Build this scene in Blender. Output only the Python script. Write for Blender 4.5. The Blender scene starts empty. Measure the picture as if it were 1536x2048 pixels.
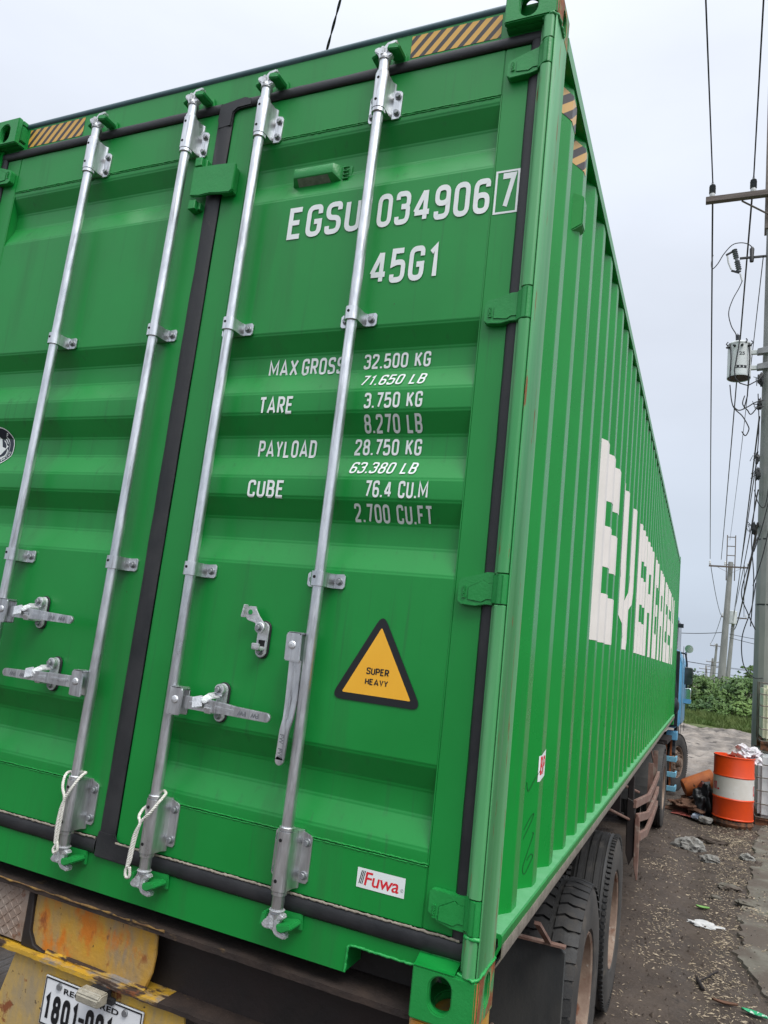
import bpy, bmesh, math, random
from mathutils import Vector, Matrix, noise
S = bpy.context.scene
COL = S.collection
R = math.radians
ZC = 1.24            # height of the container floor corners above the ground; all "container" coordinates are lifted by this
random.seed(7)

# ------------------------------------------------------------------ camera
def make_camera():
    px, py, pz, yaw, pitch, roll, fpx = .46871, -1.86802, .89241, .42505, .16944, .11327, 1470.68
    ca, sa, cb, sb, cc, sc = math.cos(yaw), math.sin(yaw), math.cos(pitch), math.sin(pitch), math.cos(roll), math.sin(roll)
    f = Vector((-sa*cb, ca*cb, sb)); r = Vector((ca, sa, 0)); u = r.cross(f)
    r2 = r*cc + u*sc; u2 = u*cc - r*sc
    cam = bpy.data.cameras.new('camera'); o = bpy.data.objects.new('camera', cam); COL.objects.link(o)
    cam.sensor_fit = 'VERTICAL'; cam.sensor_height = 24; cam.sensor_width = 18
    cam.lens = fpx/2048*24; cam.clip_start = .05; cam.clip_end = 3000
    m = Matrix((r2, u2, -f)).transposed().to_4x4(); m.translation = (px, py, pz+ZC)
    o.matrix_world = m
    S.camera = o
make_camera()
S.render.resolution_x = 768; S.render.resolution_y = 1024

# ------------------------------------------------------------------ sky, sun, exposure
SUN = Vector((.40, -.34, .85)).normalized()
def make_world():
    w = bpy.data.worlds.new('World'); S.world = w; w.use_nodes = True
    nt = w.node_tree; N = nt.nodes; L = nt.links; N.clear()
    out = N.new('ShaderNodeOutputWorld'); bg = N.new('ShaderNodeBackground'); bg.inputs[1].default_value = .1
    sky = N.new('ShaderNodeTexSky'); sky.sky_type = 'NISHITA'; sky.sun_disc = False
    sky.sun_elevation = math.asin(SUN.z); sky.sun_rotation = math.atan2(SUN.x, SUN.y); sky.dust_density = 4; sky.air_density = 1.2
    hs = N.new('ShaderNodeHueSaturation'); hs.inputs['Saturation'].default_value = .35; L.new(sky.outputs[0], hs.inputs['Color'])
    tc = N.new('ShaderNodeTexCoord'); sp = N.new('ShaderNodeSeparateXYZ'); L.new(tc.outputs['Generated'], sp.inputs[0])
    # cloud deck: soft noise, finer towards the horizon
    mp = N.new('ShaderNodeMapping'); mp.inputs['Scale'].default_value = (1.2, 1.2, 3.2); L.new(tc.outputs['Generated'], mp.inputs[0])
    nz = N.new('ShaderNodeTexNoise'); nz.inputs['Scale'].default_value = 1.6; nz.inputs['Detail'].default_value = 6; nz.inputs['Roughness'].default_value = .5
    L.new(mp.outputs[0], nz.inputs['Vector'])
    rp = N.new('ShaderNodeValToRGB'); e = rp.color_ramp.elements
    e[0].position = 0; e[0].color = (.37, .425, .505, 1); e[1].position = 1; e[1].color = (1.40, 1.44, 1.50, 1)
    for p, c in ((.12, (.405, .46, .54, 1)), (.36, (.48, .52, .595, 1)), (.66, (.565, .60, .67, 1)), (.76, (.66, .70, .78, 1))):
        q = e.new(p); q.color = c
    L.new(sp.outputs[2], rp.inputs[0])
    mr = N.new('ShaderNodeMapRange'); mr.inputs[1].default_value = .3; mr.inputs[2].default_value = .7; mr.inputs[3].default_value = 9.2; mr.inputs[4].default_value = 10.7
    L.new(nz.outputs[0], mr.inputs[0])
    sc = N.new('ShaderNodeVectorMath'); sc.operation = 'SCALE'; L.new(rp.outputs[0], sc.inputs[0]); L.new(mr.outputs[0], sc.inputs['Scale'])
    # brighter cloud bank to the left of the view
    dt = N.new('ShaderNodeVectorMath'); dt.operation = 'DOT_PRODUCT'; L.new(tc.outputs['Generated'], dt.inputs[0]); dt.inputs[1].default_value = (-.80, .20, .56)
    m2 = N.new('ShaderNodeMapRange'); m2.inputs[1].default_value = -1.; m2.inputs[2].default_value = 1.; m2.inputs[3].default_value = 1.; m2.inputs[4].default_value = 1.14
    L.new(dt.outputs['Value'], m2.inputs[0])
    s2 = N.new('ShaderNodeVectorMath'); s2.operation = 'SCALE'; L.new(sc.outputs[0], s2.inputs[0]); L.new(m2.outputs[0], s2.inputs['Scale'])
    # soft aureole of the veiled sun
    d3 = N.new('ShaderNodeVectorMath'); d3.operation = 'DOT_PRODUCT'; L.new(tc.outputs['Generated'], d3.inputs[0]); d3.inputs[1].default_value = SUN
    m3 = N.new('ShaderNodeMapRange'); m3.interpolation_type = 'SMOOTHSTEP'; m3.inputs[1].default_value = .35; m3.inputs[2].default_value = 1.; m3.inputs[3].default_value = 1.; m3.inputs[4].default_value = 1.6
    L.new(d3.outputs['Value'], m3.inputs[0])
    s3 = N.new('ShaderNodeVectorMath'); s3.operation = 'SCALE'; L.new(s2.outputs[0], s3.inputs[0]); L.new(m3.outputs[0], s3.inputs['Scale']); s2 = s3
    mx = N.new('ShaderNodeMix'); mx.data_type = 'RGBA'; mx.inputs[0].default_value = .9
    L.new(hs.outputs[0], mx.inputs[6]); L.new(s2.outputs[0], mx.inputs[7])
    L.new(mx.outputs[2], bg.inputs[0]); L.new(bg.outputs[0], out.inputs[0])
make_world()
def make_sun():
    l = bpy.data.lights.new('sun', 'SUN'); l.energy = 1.5; l.angle = R(30); l.color = (1, .97, .92)
    o = bpy.data.objects.new('sun', l); COL.objects.link(o); o.rotation_euler = SUN.to_track_quat('Z', 'Y').to_euler(); o.location = (-8, -6, 14)
make_sun()
vs = S.view_settings; vs.view_transform = 'Standard'; vs.look = 'None'; vs.exposure = .55; vs.gamma = 1; vs.use_curve_mapping = False

# ------------------------------------------------------------------ materials
MATS = {}
def pbr(name, c1, c2=None, scale=4, rough=.5, rough2=None, metal=0, spec=.5, bump=0, bscale=60, stretch=(1, 1, 1), patches=(), lo=.35, hi=.65, trans=0, detail=6, subs=0, coat=0):
    """two-tone noisy surface; patches = (colour, scale, lo, hi, roughness, stretch): areas of rust, dirt or wear with a shape of their own"""
    m = bpy.data.materials.new(name); m.use_nodes = True; nt = m.node_tree; N = nt.nodes; L = nt.links
    b = N['Principled BSDF']; b.inputs['Metallic'].default_value = metal; b.inputs['Specular IOR Level'].default_value = spec
    if trans: b.inputs['Transmission Weight'].default_value = trans
    if coat: b.inputs['Coat Weight'].default_value = coat; b.inputs['Coat Roughness'].default_value = .15
    tc = N.new('ShaderNodeTexCoord')
    def nz(sc, st=(1, 1, 1), det=detail, ro=.6):
        mp = N.new('ShaderNodeMapping'); mp.inputs['Scale'].default_value = st; L.new(tc.outputs['Object'], mp.inputs[0])
        n = N.new('ShaderNodeTexNoise'); n.inputs['Scale'].default_value = sc; n.inputs['Detail'].default_value = det; n.inputs['Roughness'].default_value = ro
        L.new(mp.outputs[0], n.inputs['Vector']); return n.outputs[0]
    def rng(x, a, c, lo_=0., hi_=1.):
        q = N.new('ShaderNodeMapRange'); q.inputs[1].default_value = a; q.inputs[2].default_value = c; q.inputs[3].default_value = lo_; q.inputs[4].default_value = hi_
        L.new(x, q.inputs[0]); return q.outputs[0]
    def mix(f, a, c):
        q = N.new('ShaderNodeMix'); q.data_type = 'RGBA'; L.new(f, q.inputs[0])
        for i, v in ((6, a), (7, c)):
            if isinstance(v, tuple): q.inputs[i].default_value = (*v, 1)
            else: L.new(v, q.inputs[i])
        return q.outputs[2]
    c2 = c2 or c1
    n0 = nz(scale, stretch)
    col = mix(rng(n0, lo, hi), c1, c2)
    ro = rng(n0, .3, .7, rough, rough2 if rough2 is not None else rough)
    for i, (pc, psc, pl, ph, pr, pst) in enumerate(patches):
        f = rng(nz(psc, pst, 8, .65), pl, ph)
        col = mix(f, col, pc)
        q = N.new('ShaderNodeMix'); L.new(f, q.inputs[0]); L.new(ro, q.inputs[2]); q.inputs[3].default_value = pr; ro = q.outputs[0]
    L.new(col, b.inputs['Base Color']); L.new(ro, b.inputs['Roughness'])
    if bump:
        bp = N.new('ShaderNodeBump'); bp.inputs['Strength'].default_value = bump; bp.inputs['Distance'].default_value = .01
        L.new(nz(bscale, stretch, 6), bp.inputs['Height']); L.new(bp.outputs[0], b.inputs['Normal'])
    MATS[name] = m; return m

G1, G2 = (.0025, .208, .030), (.0035, .235, .036)
RUST = (.20, .06, .018); MUD = (.085, .066, .052)
pbr('green_paint', G1, G2, 2.2, .36, .46, bump=.02, bscale=35, spec=.48, patches=[((.012, .15, .03), 6, .54, .80, .55, (1, 1, .10)), ((.012, .13, .03), 40, .58, .80, .6, (1, 1, .03)), ((.10, .20, .10), 70, .745, .765, .6, (1, 1, .5)), ((.05, .06, .03), 34, .74, .76, .8, (1, 1, .8))])
pbr('green_side_paint', (.004, .225, .030), (.006, .255, .036), 2.2, .24, .32, spec=.26, bump=.02, bscale=35, patches=[((.02, .17, .04), 7, .60, .8, .5, (1, 1, .12)), ((.10, .13, .06), 50, .73, .76, .7, (1, 1, .4))])
pbr('scuffed_green_paint', (.03, .27, .07), (.13, .37, .16), 9, .42, .55, bump=.06, bscale=80, stretch=(1, 1, .06), patches=[((.17, .30, .17), 30, .56, .7, .6, (1, 1, .05)), (RUST, 30, .61, .65, .8, (1, 1, .10)), ((.26, .13, .05), 14, .66, .69, .8, (1, 1, .3))])
pbr('rusty_casting', (.04, .22, .06), (.10, .27, .11), 14, .5, .6, bump=.15, bscale=60, patches=[(RUST, 11, .43, .50, .85, (1, 1, .6)), ((.42, .13, .025), 16, .50, .58, .85, (1, 1, .4)), ((.06, .025, .012), 30, .62, .68, .9, (1, 1, 1))])
pbr('skylit_dusty_green', (.075, .30, .12), (.11, .34, .16), 16, .75, .9, bump=.15, bscale=90, patches=[((.05, .14, .06), 60, .66, .72, .9, (1, 1, 1))])  # rail paint made paler: sky light from above put into the colour, plus dust
pbr('weld_green', (.012, .27, .05), (.02, .31, .07), 20, .35, bump=.4, bscale=70)
pbr('green_hardware', (.008, .22, .04), (.013, .25, .05), 12, .38, .48, bump=.12, bscale=120, patches=[((.22, .09, .04), 60, .76, .79, .8, (1, 1, 1))])
pbr('rubber', (.010, .011, .013), (.022, .022, .024), 10, .5, .65, bump=.1, bscale=90, patches=[((.10, .085, .07), 22, .66, .78, .85, (1, 1, 1))])
pbr('dusty_lip', (.19, .165, .13), (.30, .26, .21), 30, .85, bump=.3, bscale=150)
pbr('lip_slate', (.030, .075, .085), (.045, .095, .105), 8, .35, .45)
pbr('galvanised', (.55, .565, .58), (.80, .81, .82), 34, .26, .40, metal=.95, bump=.10, bscale=140, stretch=(1, 1, .25), patches=[((.30, .30, .31), 60, .54, .70, .5, (1, 1, .06)), ((.16, .14, .12), 90, .72, .78, .8, (1, 1, .3))])
pbr('cast_steel', (.52, .53, .54), (.70, .71, .72), 40, .38, .55, metal=.7, bump=.25, bscale=160, patches=[((.20, .18, .16), 60, .62, .75, .75, (1, 1, 1))])
pbr('bolt_steel', (.22, .23, .25), (.32, .33, .34), 60, .4, .55, metal=.7)
pbr('black_hole', (.004, .004, .004), rough=.9)
pbr('white_vinyl', (.68, .72, .70), (.76, .79, .77), 12, .42, .5)
pbr('cream_vinyl', (.70, .655, .60), (.76, .71, .655), 5, .45, .5)
pbr('black_vinyl', (.008, .009, .011), rough=.4)
pbr('navy_vinyl', (.006, .012, .026), rough=.35)
pbr('amber_vinyl', (.80, .40, .025), (.83, .43, .03), 8, .4)
pbr('red_vinyl', (.62, .02, .03), rough=.4)
pbr('device_label', (.16, .18, .15), (.24, .26, .22), 60, .6)
pbr('marker_ink', (.004, .06, .012), rough=.5)
pbr('rope_white', (.55, .53, .47), (.70, .68, .62), 120, .9)
pbr('yellow_chassis', (.52, .28, .03), (.42, .25, .06), 7, .5, .7, bump=.3, bscale=50, patches=[((.28, .21, .13), 9, .46, .64, .75, (1, 1, .35)), ((.55, .17, .012), 9, .54, .64, .6, (1, 1, .6)), ((.26, .08, .02), 11, .60, .68, .9, (1, 1, .6)), ((.07, .05, .04), 13, .63, .72, .9, (1, 1, .7)), ((.03, .02, .016), 55, .66, .69, .9, (1, 1, .5))])
pbr('yellow_flange', (.60, .34, .02), (.46, .27, .03), 9, .45, .6, bump=.3, bscale=60, patches=[((.22, .19, .16), 6, .52, .6, .8, (.7, 1, 2)), ((.04, .022, .014), 9, .50, .55, .9, (.5, 1, 2.5)), (RUST, 12, .62, .68, .9, (.6, 1, 2))])
pbr('yellow_plate', (.56, .34, .04), (.42, .28, .09), 4, .5, .65, bump=.15, bscale=40, patches=[((.30, .23, .13), 6, .52, .66, .75, (1, 1, .4)), (RUST, 9, .60, .64, .9, (1, 1, 1)), ((.05, .03, .02), 22, .64, .68, .9, (1, 1, 1))])
pbr('dark_chassis', (.009, .006, .005), (.018, .010, .008), 6, .6, .8, bump=.2, bscale=40, patches=[((.06, .045, .034), 14, .70, .80, .9, (1, 1, 1))])
pbr('rusty_checker', (.30, .25, .21), (.22, .15, .11), 12, .6, .75, bump=.2, bscale=80, patches=[((.16, .055, .02), 14, .58, .68, .9, (1, 1, 1)), ((.05, .03, .02), 24, .62, .70, .9, (1, 1, 1))])
pbr('rusty_flange', (.016, .010, .008), (.038, .023, .016), 9, .7, .85, bump=.3, bscale=70, patches=[((.13, .08, .035), 13, .63, .70, .8, (.5, 1, 1)), ((.02, .012, .009), 12, .56, .64, .9, (.6, 1, 1))])
pbr('worn_edge', (.26, .15, .03), (.10, .05, .025), 22, .7, .85, bump=.5, bscale=120, patches=[((.03, .02, .015), 26, .54, .62, .9, (1, 1, 1))])
pbr('faded_red_iron', (.15, .075, .055), (.21, .13, .10), 12, .7, .85, bump=.2, bscale=80, patches=[((.26, .20, .16), 10, .54, .66, .85, (1, 1, 1)), ((.09, .04, .025), 24, .62, .7, .9, (1, 1, 1))])
pbr('number_plate', (.66, .67, .68), (.72, .73, .74), 8, .35, .45)
pbr('lamp_lens', (.38, .35, .28), (.26, .24, .19), 60, .25, .4, bump=.4, bscale=260)
pbr('tyre', (.013, .013, .013), (.024, .023, .022), 12, .5, .75, bump=.15, bscale=120, patches=[((.07, .06, .05), 8, .54, .75, .95, (1, 1, 1)), ((.10, .085, .07), 60, .66, .76, .95, (1, 1, 1))])
pbr('tyre_side', (.028, .026, .024), (.060, .053, .046), 5, .75, .9, bump=.12, bscale=90, patches=[((.105, .088, .07), 7, .55, .75, .95, (1, 1, 1))])
pbr('rim_rust', (.16, .10, .07), (.26, .19, .14), 9, .7, .85, bump=.2, bscale=60, patches=[((.34, .30, .25), 14, .60, .68, .8, (1, 1, 1)), ((.13, .05, .025), 10, .56, .66, .9, (1, 1, 1))])
pbr('mudflap_rubber', (.016, .018, .019), (.032, .034, .034), 6, .55, .8, bump=.1, bscale=60, stretch=(1, 1, .3), patches=[((.055, .052, .046), 5, .45, .7, .9, (1, 1, .3)), ((.09, .08, .065), 50, .64, .74, .95, (1, 1, 1))])
pbr('cab_blue', (.10, .32, .52), (.14, .38, .58), 6, .35, .45, patches=[((.03, .06, .09), 7, .58, .64, .7, (1, 1, .25))])
pbr('cab_dark', (.008, .012, .018), (.018, .022, .028), 8, .35, .5)
pbr('step_blue', (.20, .48, .62), (.16, .40, .54), 14, .45, .6, patches=[((.06, .08, .08), 20, .64, .72, .8, (1, 1, 1))])
pbr('fender_plastic', (.045, .045, .043), (.075, .072, .066), 7, .6, .8, bump=.08, bscale=40)
pbr('chrome', (.75, .77, .8), rough=.12, metal=1)
pbr('mirror_dark', (.02, .025, .025), (.06, .07, .07), 5, .12, .2, spec=.8)
pbr('drum_orange', (.72, .065, .006), (.62, .055, .006), 5, .32, .42, bump=.05, bscale=20, patches=[((.30, .07, .02), 16, .70, .74, .7, (1, 1, 1))])
pbr('drum_white', (.66, .63, .58), (.60, .56, .50), 7, .4, .5, patches=[((.40, .30, .22), 14, .68, .74, .7, (1, 1, .4))])
pbr('drum_rust', (.12, .045, .02), (.20, .08, .035), 10, .8, .9, bump=.3, bscale=60, patches=[((.03, .02, .015), 9, .5, .6, .95, (1, 1, 1))])
pbr('rust_orange', (.42, .12, .025), (.30, .08, .025), 8, .6, .75, bump=.2, bscale=50, patches=[((.08, .03, .015), 12, .58, .66, .9, (1, 1, 1))])
pbr('dark_red', (.10, .018, .012), (.05, .012, .01), 7, .4, .55, patches=[((.01, .01, .01), 8, .48, .6, .6, (1, 1, 1))])
pbr('black_bag', (.006, .006, .007), (.012, .012, .013), 8, .28, .4, bump=.6, bscale=14)
pbr('plastic_bag', (.46, .42, .44), (.62, .60, .62), 10, .3, .45, patches=[((.25, .16, .15), 9, .58, .68, .5, (1, 1, 1))])
pbr('ibc_plastic', (.74, .71, .50), (.78, .76, .62), 3, .4, .5)
pbr('ibc_white', (.60, .62, .62), (.68, .69, .68), 3, .4, .5)
pbr('cage_steel', (.10, .085, .07), (.20, .17, .14), 14, .5, .7, metal=.4)
pbr('pole_concrete', (.20, .205, .19), (.27, .272, .255), 3.5, .85, .95, bump=.25, bscale=50, stretch=(1, 1, .4), patches=[((.13, .135, .125), 5, .56, .7, .95, (1, 1, .15)), ((.34, .33, .31), 26, .68, .74, .95, (1, 1, 1))])
pbr('weathered_wood', (.095, .075, .065), (.15, .125, .11), 20, .85, bump=.3, bscale=60, stretch=(.1, 1, 1))
pbr('insulator_grey', (.10, .11, .125), (.14, .15, .165), 12, .35, .45)
pbr('pale_porcelain', (.50, .51, .50), (.56, .57, .56), 12, .3)
pbr('transformer_grey', (.50, .53, .52), (.58, .60, .585), 4, .5, .6, patches=[((.36, .34, .30), 8, .64, .74, .7, (1, 1, .2))])
pbr('transformer_rust', (.05, .025, .02), (.09, .05, .04), 12, .8)
pbr('bracket_grey', (.16, .165, .17), (.24, .245, .25), 8, .5, .6)
pbr('cable_black', (.010, .011, .012), rough=.55)
pbr('leaf_green', (.038, .092, .015), (.080, .145, .026), 1.2, .5, .6, spec=.35, lo=.3, hi=.7)
pbr('leaf_dark', (.022, .065, .014), (.045, .10, .022), 1.2, .5, .6, spec=.35)
pbr('leaf_light', (.10, .18, .035), (.14, .22, .05), 1.2, .5, .6, spec=.35)
pbr('grass_green', (.075, .135, .025), (.13, .17, .045), .8, .6)
pbr('bark', (.07, .055, .04), (.11, .09, .07), 20, .9, bump=.4, bscale=60)
pbr('rock_grey', (.17, .165, .15), (.25, .24, .22), 12, .9, bump=.5, bscale=40, patches=[(MUD, 9, .55, .68, .95, (1, 1, 1))])
pbr('concrete_slab', (.10, .090, .070), (.15, .138, .112), 5, .85, .95, bump=.6, bscale=40, patches=[(MUD, 2.6, .44, .58, .9, (1, 1, 1)), ((.08, .085, .045), 6, .60, .70, .95, (1, 1, 1)), ((.03, .027, .022), 22, .66, .70, .95, (1, 1, 1))])
pbr('husk', (.31, .245, .165), (.42, .345, .245), 3, .8)
pbr('dead_leaf', (.10, .045, .025), (.14, .07, .04), 12, .8)
pbr('fresh_leaf', (.16, .34, .08), (.22, .40, .12), 12, .5)
pbr('wrapper_green', (.02, .33, .14), (.55, .60, .55), 40, .35, .45, lo=.52, hi=.56)
pbr('litter_white', (.45, .45, .44), (.58, .57, .56), 10, .5)
pbr('litter_blue', (.30, .38, .50), (.5, .53, .58), 10, .4)
pbr('red_cloth', (.26, .05, .035), (.18, .05, .04), 8, .9)

def stripe_material(name, k, du, dv, axis_u, axis_v, c1, c2, duty=.5):
    m = bpy.data.materials.new(name); m.use_nodes = True; nt = m.node_tree; N = nt.nodes; L = nt.links; b = N['Principled BSDF']
    b.inputs['Roughness'].default_value = .4
    tc = N.new('ShaderNodeTexCoord'); sp = N.new('ShaderNodeSeparateXYZ'); L.new(tc.outputs['Object'], sp.inputs[0])
    def ma(op, a, c):
        q = N.new('ShaderNodeMath'); q.operation = op
        for i, v in ((0, a), (1, c)):
            if isinstance(v, (int, float)): q.inputs[i].default_value = v
            else: L.new(v, q.inputs[i])
        return q.outputs[0]
    s = ma('ADD', ma('MULTIPLY', sp.outputs[axis_u], du*k), ma('MULTIPLY', sp.outputs[axis_v], dv*k))
    g = ma('GREATER_THAN', ma('FRACT', s, 0), duty)
    q = N.new('ShaderNodeMix'); q.data_type = 'RGBA'; L.new(g, q.inputs[0]); q.inputs[6].default_value = (*c1, 1); q.inputs[7].default_value = (*c2, 1)
    L.new(q.outputs[2], b.inputs['Base Color']); MATS[name] = m
stripe_material('hazard_tape', 22.7, 1, -.85, 0, 2, (.035, .028, .026), (.60, .34, .06), .46)
stripe_material('hazard_tape_side', 9, 1.6, -1.6, 1, 2, (.04, .033, .03), (.60, .36, .11), .5)
M = MATS

# ------------------------------------------------------------------ mesh building
class MB:
    def __init__(s): s.v = []; s.f = []; s.m = []; s.mi = 0
    def add(s, vs, fs):
        o = len(s.v); s.v += [tuple(v) for v in vs]; s.f += [tuple(i+o for i in f) for f in fs]; s.m += [s.mi]*len(fs); return s
    def obox(s, c, a, b, d):
        c, a, b, d = Vector(c), Vector(a), Vector(b), Vector(d)
        if a.cross(b).dot(d) < 0: a = -a
        vs = [c+a*i+b*j+d*k for k in (-1, 1) for j in (-1, 1) for i in (-1, 1)]
        return s.add(vs, [(0, 2, 3, 1), (4, 5, 7, 6), (0, 1, 5, 4), (2, 6, 7, 3), (0, 4, 6, 2), (1, 3, 7, 5)])
    def box(s, x0, x1, y0, y1, z0, z1):
        return s.obox(((x0+x1)/2, (y0+y1)/2, (z0+z1)/2), ((x1-x0)/2, 0, 0), (0, (y1-y0)/2, 0), (0, 0, (z1-z0)/2))
    def bar(s, p, q, w, h, up=(0, 0, 1)):
        p, q, up = Vector(p), Vector(q), Vector(up); d = q-p
        a = d.cross(up)
        if a.length < 1e-6: a = d.cross(Vector((1, 0, 0)))
        a.normalize(); b = a.cross(d).normalized()
        return s.obox((p+q)/2, a*w/2, d/2, b*h/2)
    def cyl(s, p, q, r, r2=None, n=16, cap=True):
        r2 = r if r2 is None else r2; p, q = Vector(p), Vector(q); d = (q-p).normalized()
        a = d.orthogonal().normalized(); b = d.cross(a)
        vs = []
        for i in range(n):
            t = 2*math.pi*i/n; e = a*math.cos(t)+b*math.sin(t); vs += [p+e*r, q+e*r2]
        fs = [(2*i, 2*((i+1) % n), 2*((i+1) % n)+1, 2*i+1) for i in range(n)]
        if cap: fs += [tuple(2*i for i in reversed(range(n))), tuple(2*i+1 for i in range(n))]
        return s.add(vs, fs)
    def tube(s, pts, r, n=8, cap=True):
        pts = [Vector(p) for p in pts]; rs = r if isinstance(r, (list, tuple)) else [r]*len(pts)
        vs = []; a = None
        for i, p in enumerate(pts):
            d = (pts[min(i+1, len(pts)-1)]-pts[max(i-1, 0)])
            d = d.normalized() if d.length > 1e-9 else Vector((0, 0, 1))
            a = d.orthogonal().normalized() if a is None else (a-d*a.dot(d)).normalized()
            b = d.cross(a)
            vs += [p+(a*math.cos(2*math.pi*j/n)+b*math.sin(2*math.pi*j/n))*rs[i] for j in range(n)]
        fs = []
        for i in range(len(pts)-1):
            for j in range(n):
                k = (j+1) % n; fs.append((i*n+j, i*n+k, i*n+n+k, i*n+n+j))
        if cap: fs += [tuple(reversed(range(n))), tuple(range((len(pts)-1)*n, len(pts)*n))]
        return s.add(vs, fs)
    def prism(s, poly, o, u, v, w):
        o, u, v, w = Vector(o), Vector(u), Vector(v), Vector(w); n = len(poly)
        ar = sum(poly[i][0]*poly[(i+1) % n][1]-poly[(i+1) % n][0]*poly[i][1] for i in range(n))
        if (ar > 0) == (u.cross(v).dot(w) > 0): poly = poly[::-1]
        b = [o+u*a+v*c for a, c in poly]
        vs = b+[p+w for p in b]
        fs = [tuple(range(n)), tuple(reversed(range(n, 2*n)))]+[((i+1) % n, i, i+n, (i+1) % n+n) for i in range(n)]
        return s.add(vs, fs)
    def lathe(s, prof, c, ax=(1, 0, 0), n=48, closed=False):
        c, ax = Vector(c), Vector(ax).normalized(); a = ax.orthogonal().normalized(); b = ax.cross(a); k = len(prof)
        vs = []
        for i in range(n):
            t = 2*math.pi*i/n; e = a*math.cos(t)+b*math.sin(t)
            vs += [c+e*r+ax*h for r, h in prof]
        fs = []
        for i in range(n):
            j = (i+1) % n
            for q in range(k-1 if not closed else k):
                q2 = (q+1) % k; fs.append((i*k+q, j*k+q, j*k+q2, i*k+q2))
        return s.add(vs, fs)
    def holed(s, o, u, v, w, W, H, hole):
        """plate of W x H (along unit u, v from corner o), thickness vector w, with a hole given as a loop of 2-d points around its centre"""
        o, u, v, w = Vector(o), Vector(u), Vector(v), Vector(w); n = len(hole)
        cx = sum(h[0] for h in hole)/n; cy = sum(h[1] for h in hole)/n
        outer = []
        for a, b in hole:
            dx, dy = a-cx, b-cy; t = min(((W-cx) if dx > 0 else cx)/abs(dx) if abs(dx) > 1e-9 else 1e9, ((H-cy) if dy > 0 else cy)/abs(dy) if abs(dy) > 1e-9 else 1e9)
            outer.append((cx+dx*t, cy+dy*t))
        # snap the nearest outer points onto the corners
        for c in ((0, 0), (W, 0), (W, H), (0, H)):
            i = min(range(n), key=lambda i: (outer[i][0]-c[0])**2+(outer[i][1]-c[1])**2); outer[i] = c
        P = lambda l, k: [o+u*a+v*b+w*k for a, b in l]
        vs = P(outer, 0)+P(hole, 0)+P(outer, 1)+P(hole, 1)
        fs = []
        for i in range(n):
            j = (i+1) % n
            fs += [(i, j, n+j, n+i), (2*n+j, 2*n+i, 3*n+i, 3*n+j), (n+i, n+j, 3*n+j, 3*n+i), (j, i, 2*n+i, 2*n+j)]
        return s.add(vs, fs)
    def mesh(s, name, mats, smooth=35, bev=0, seg=1, lift=True, weld=False):
        me = bpy.data.meshes.new(name)
        dz = ZC if lift else 0
        me.from_pydata([(x, y, z+dz) for x, y, z in s.v], [], s.f)
        for m in (mats if isinstance(mats, (list, tuple)) else [mats]): me.materials.append(M[m])
        me.polygons.foreach_set('material_index', s.m)
        bm = bmesh.new(); bm.from_mesh(me)
        if weld: bmesh.ops.remove_doubles(bm, verts=bm.verts, dist=1e-5)
        bmesh.ops.recalc_face_normals(bm, faces=bm.faces)
        if bev:
            es = [e for e in bm.edges if len(e.link_faces) == 2 and e.calc_face_angle(0) > .5]
            bmesh.ops.bevel(bm, geom=es, offset=bev, segments=seg, affect='EDGES', clamp_overlap=True)
        bm.to_mesh(me); bm.free()
        if smooth:
            me.shade_smooth(); me.set_sharp_from_angle(angle=R(smooth))
        me.update(); return me
    def build(s, name, mats, parent=None, **k):
        return link(name, s.mesh(name, mats, **k), parent)
def link(name, me, parent=None):
    o = bpy.data.objects.new(name, me); COL.objects.link(o); adopt(o, parent); return o
def adopt(o, parent):
    if parent is not None:
        o.parent = parent
        if parent.get('_w'): o.matrix_parent_inverse = Matrix.Translation(parent.location).inverted()
def thing(name, label, cat, loc, group=None, rz=None):
    """an Empty at a thing's base; world-space children hang from it (rz given: children are in its own space)"""
    o = bpy.data.objects.new(name, None); COL.objects.link(o); o.location = loc; o.empty_display_size = .2
    if rz is None: o['_w'] = 1
    else: o.rotation_euler = (0, 0, rz)
    return tag(o, label, cat, group)
def tag(o, label=None, cat=None, group=None, kind=None):
    for k, v in (('label', label), ('category', cat), ('group', group), ('kind', kind)):
        if v: o[k] = v
    return o
def copy_to(o, off, parent):
    c = o.copy(); COL.objects.link(c); c.parent = None; c.matrix_parent_inverse = Matrix(); c.location = Vector(o.location)+Vector(off); adopt(c, parent)
    for ch in list(o.children):
        d = ch.copy(); COL.objects.link(d); d.parent = c
    return c
def stadium(cx, cy, w, h, n=6):
    r = w/2; pts = []
    for i in range(2*n+1):
        t = math.pi*i/(2*n); pts.append((cx+r*math.cos(t), cy+h/2-r+r*math.sin(t)))
    for i in range(2*n+1):
        t = math.pi+math.pi*i/(2*n); pts.append((cx+r*math.cos(t), cy-h/2+r+r*math.sin(t)))
    return pts
def hexnut(mb, c, ax, r, h):
    c, ax = Vector(c), Vector(ax); mb.cyl(c, c+ax*h*.25, r*1.35, n=14); mb.cyl(c+ax*h*.25, c+ax*h, r, n=6)

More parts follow.
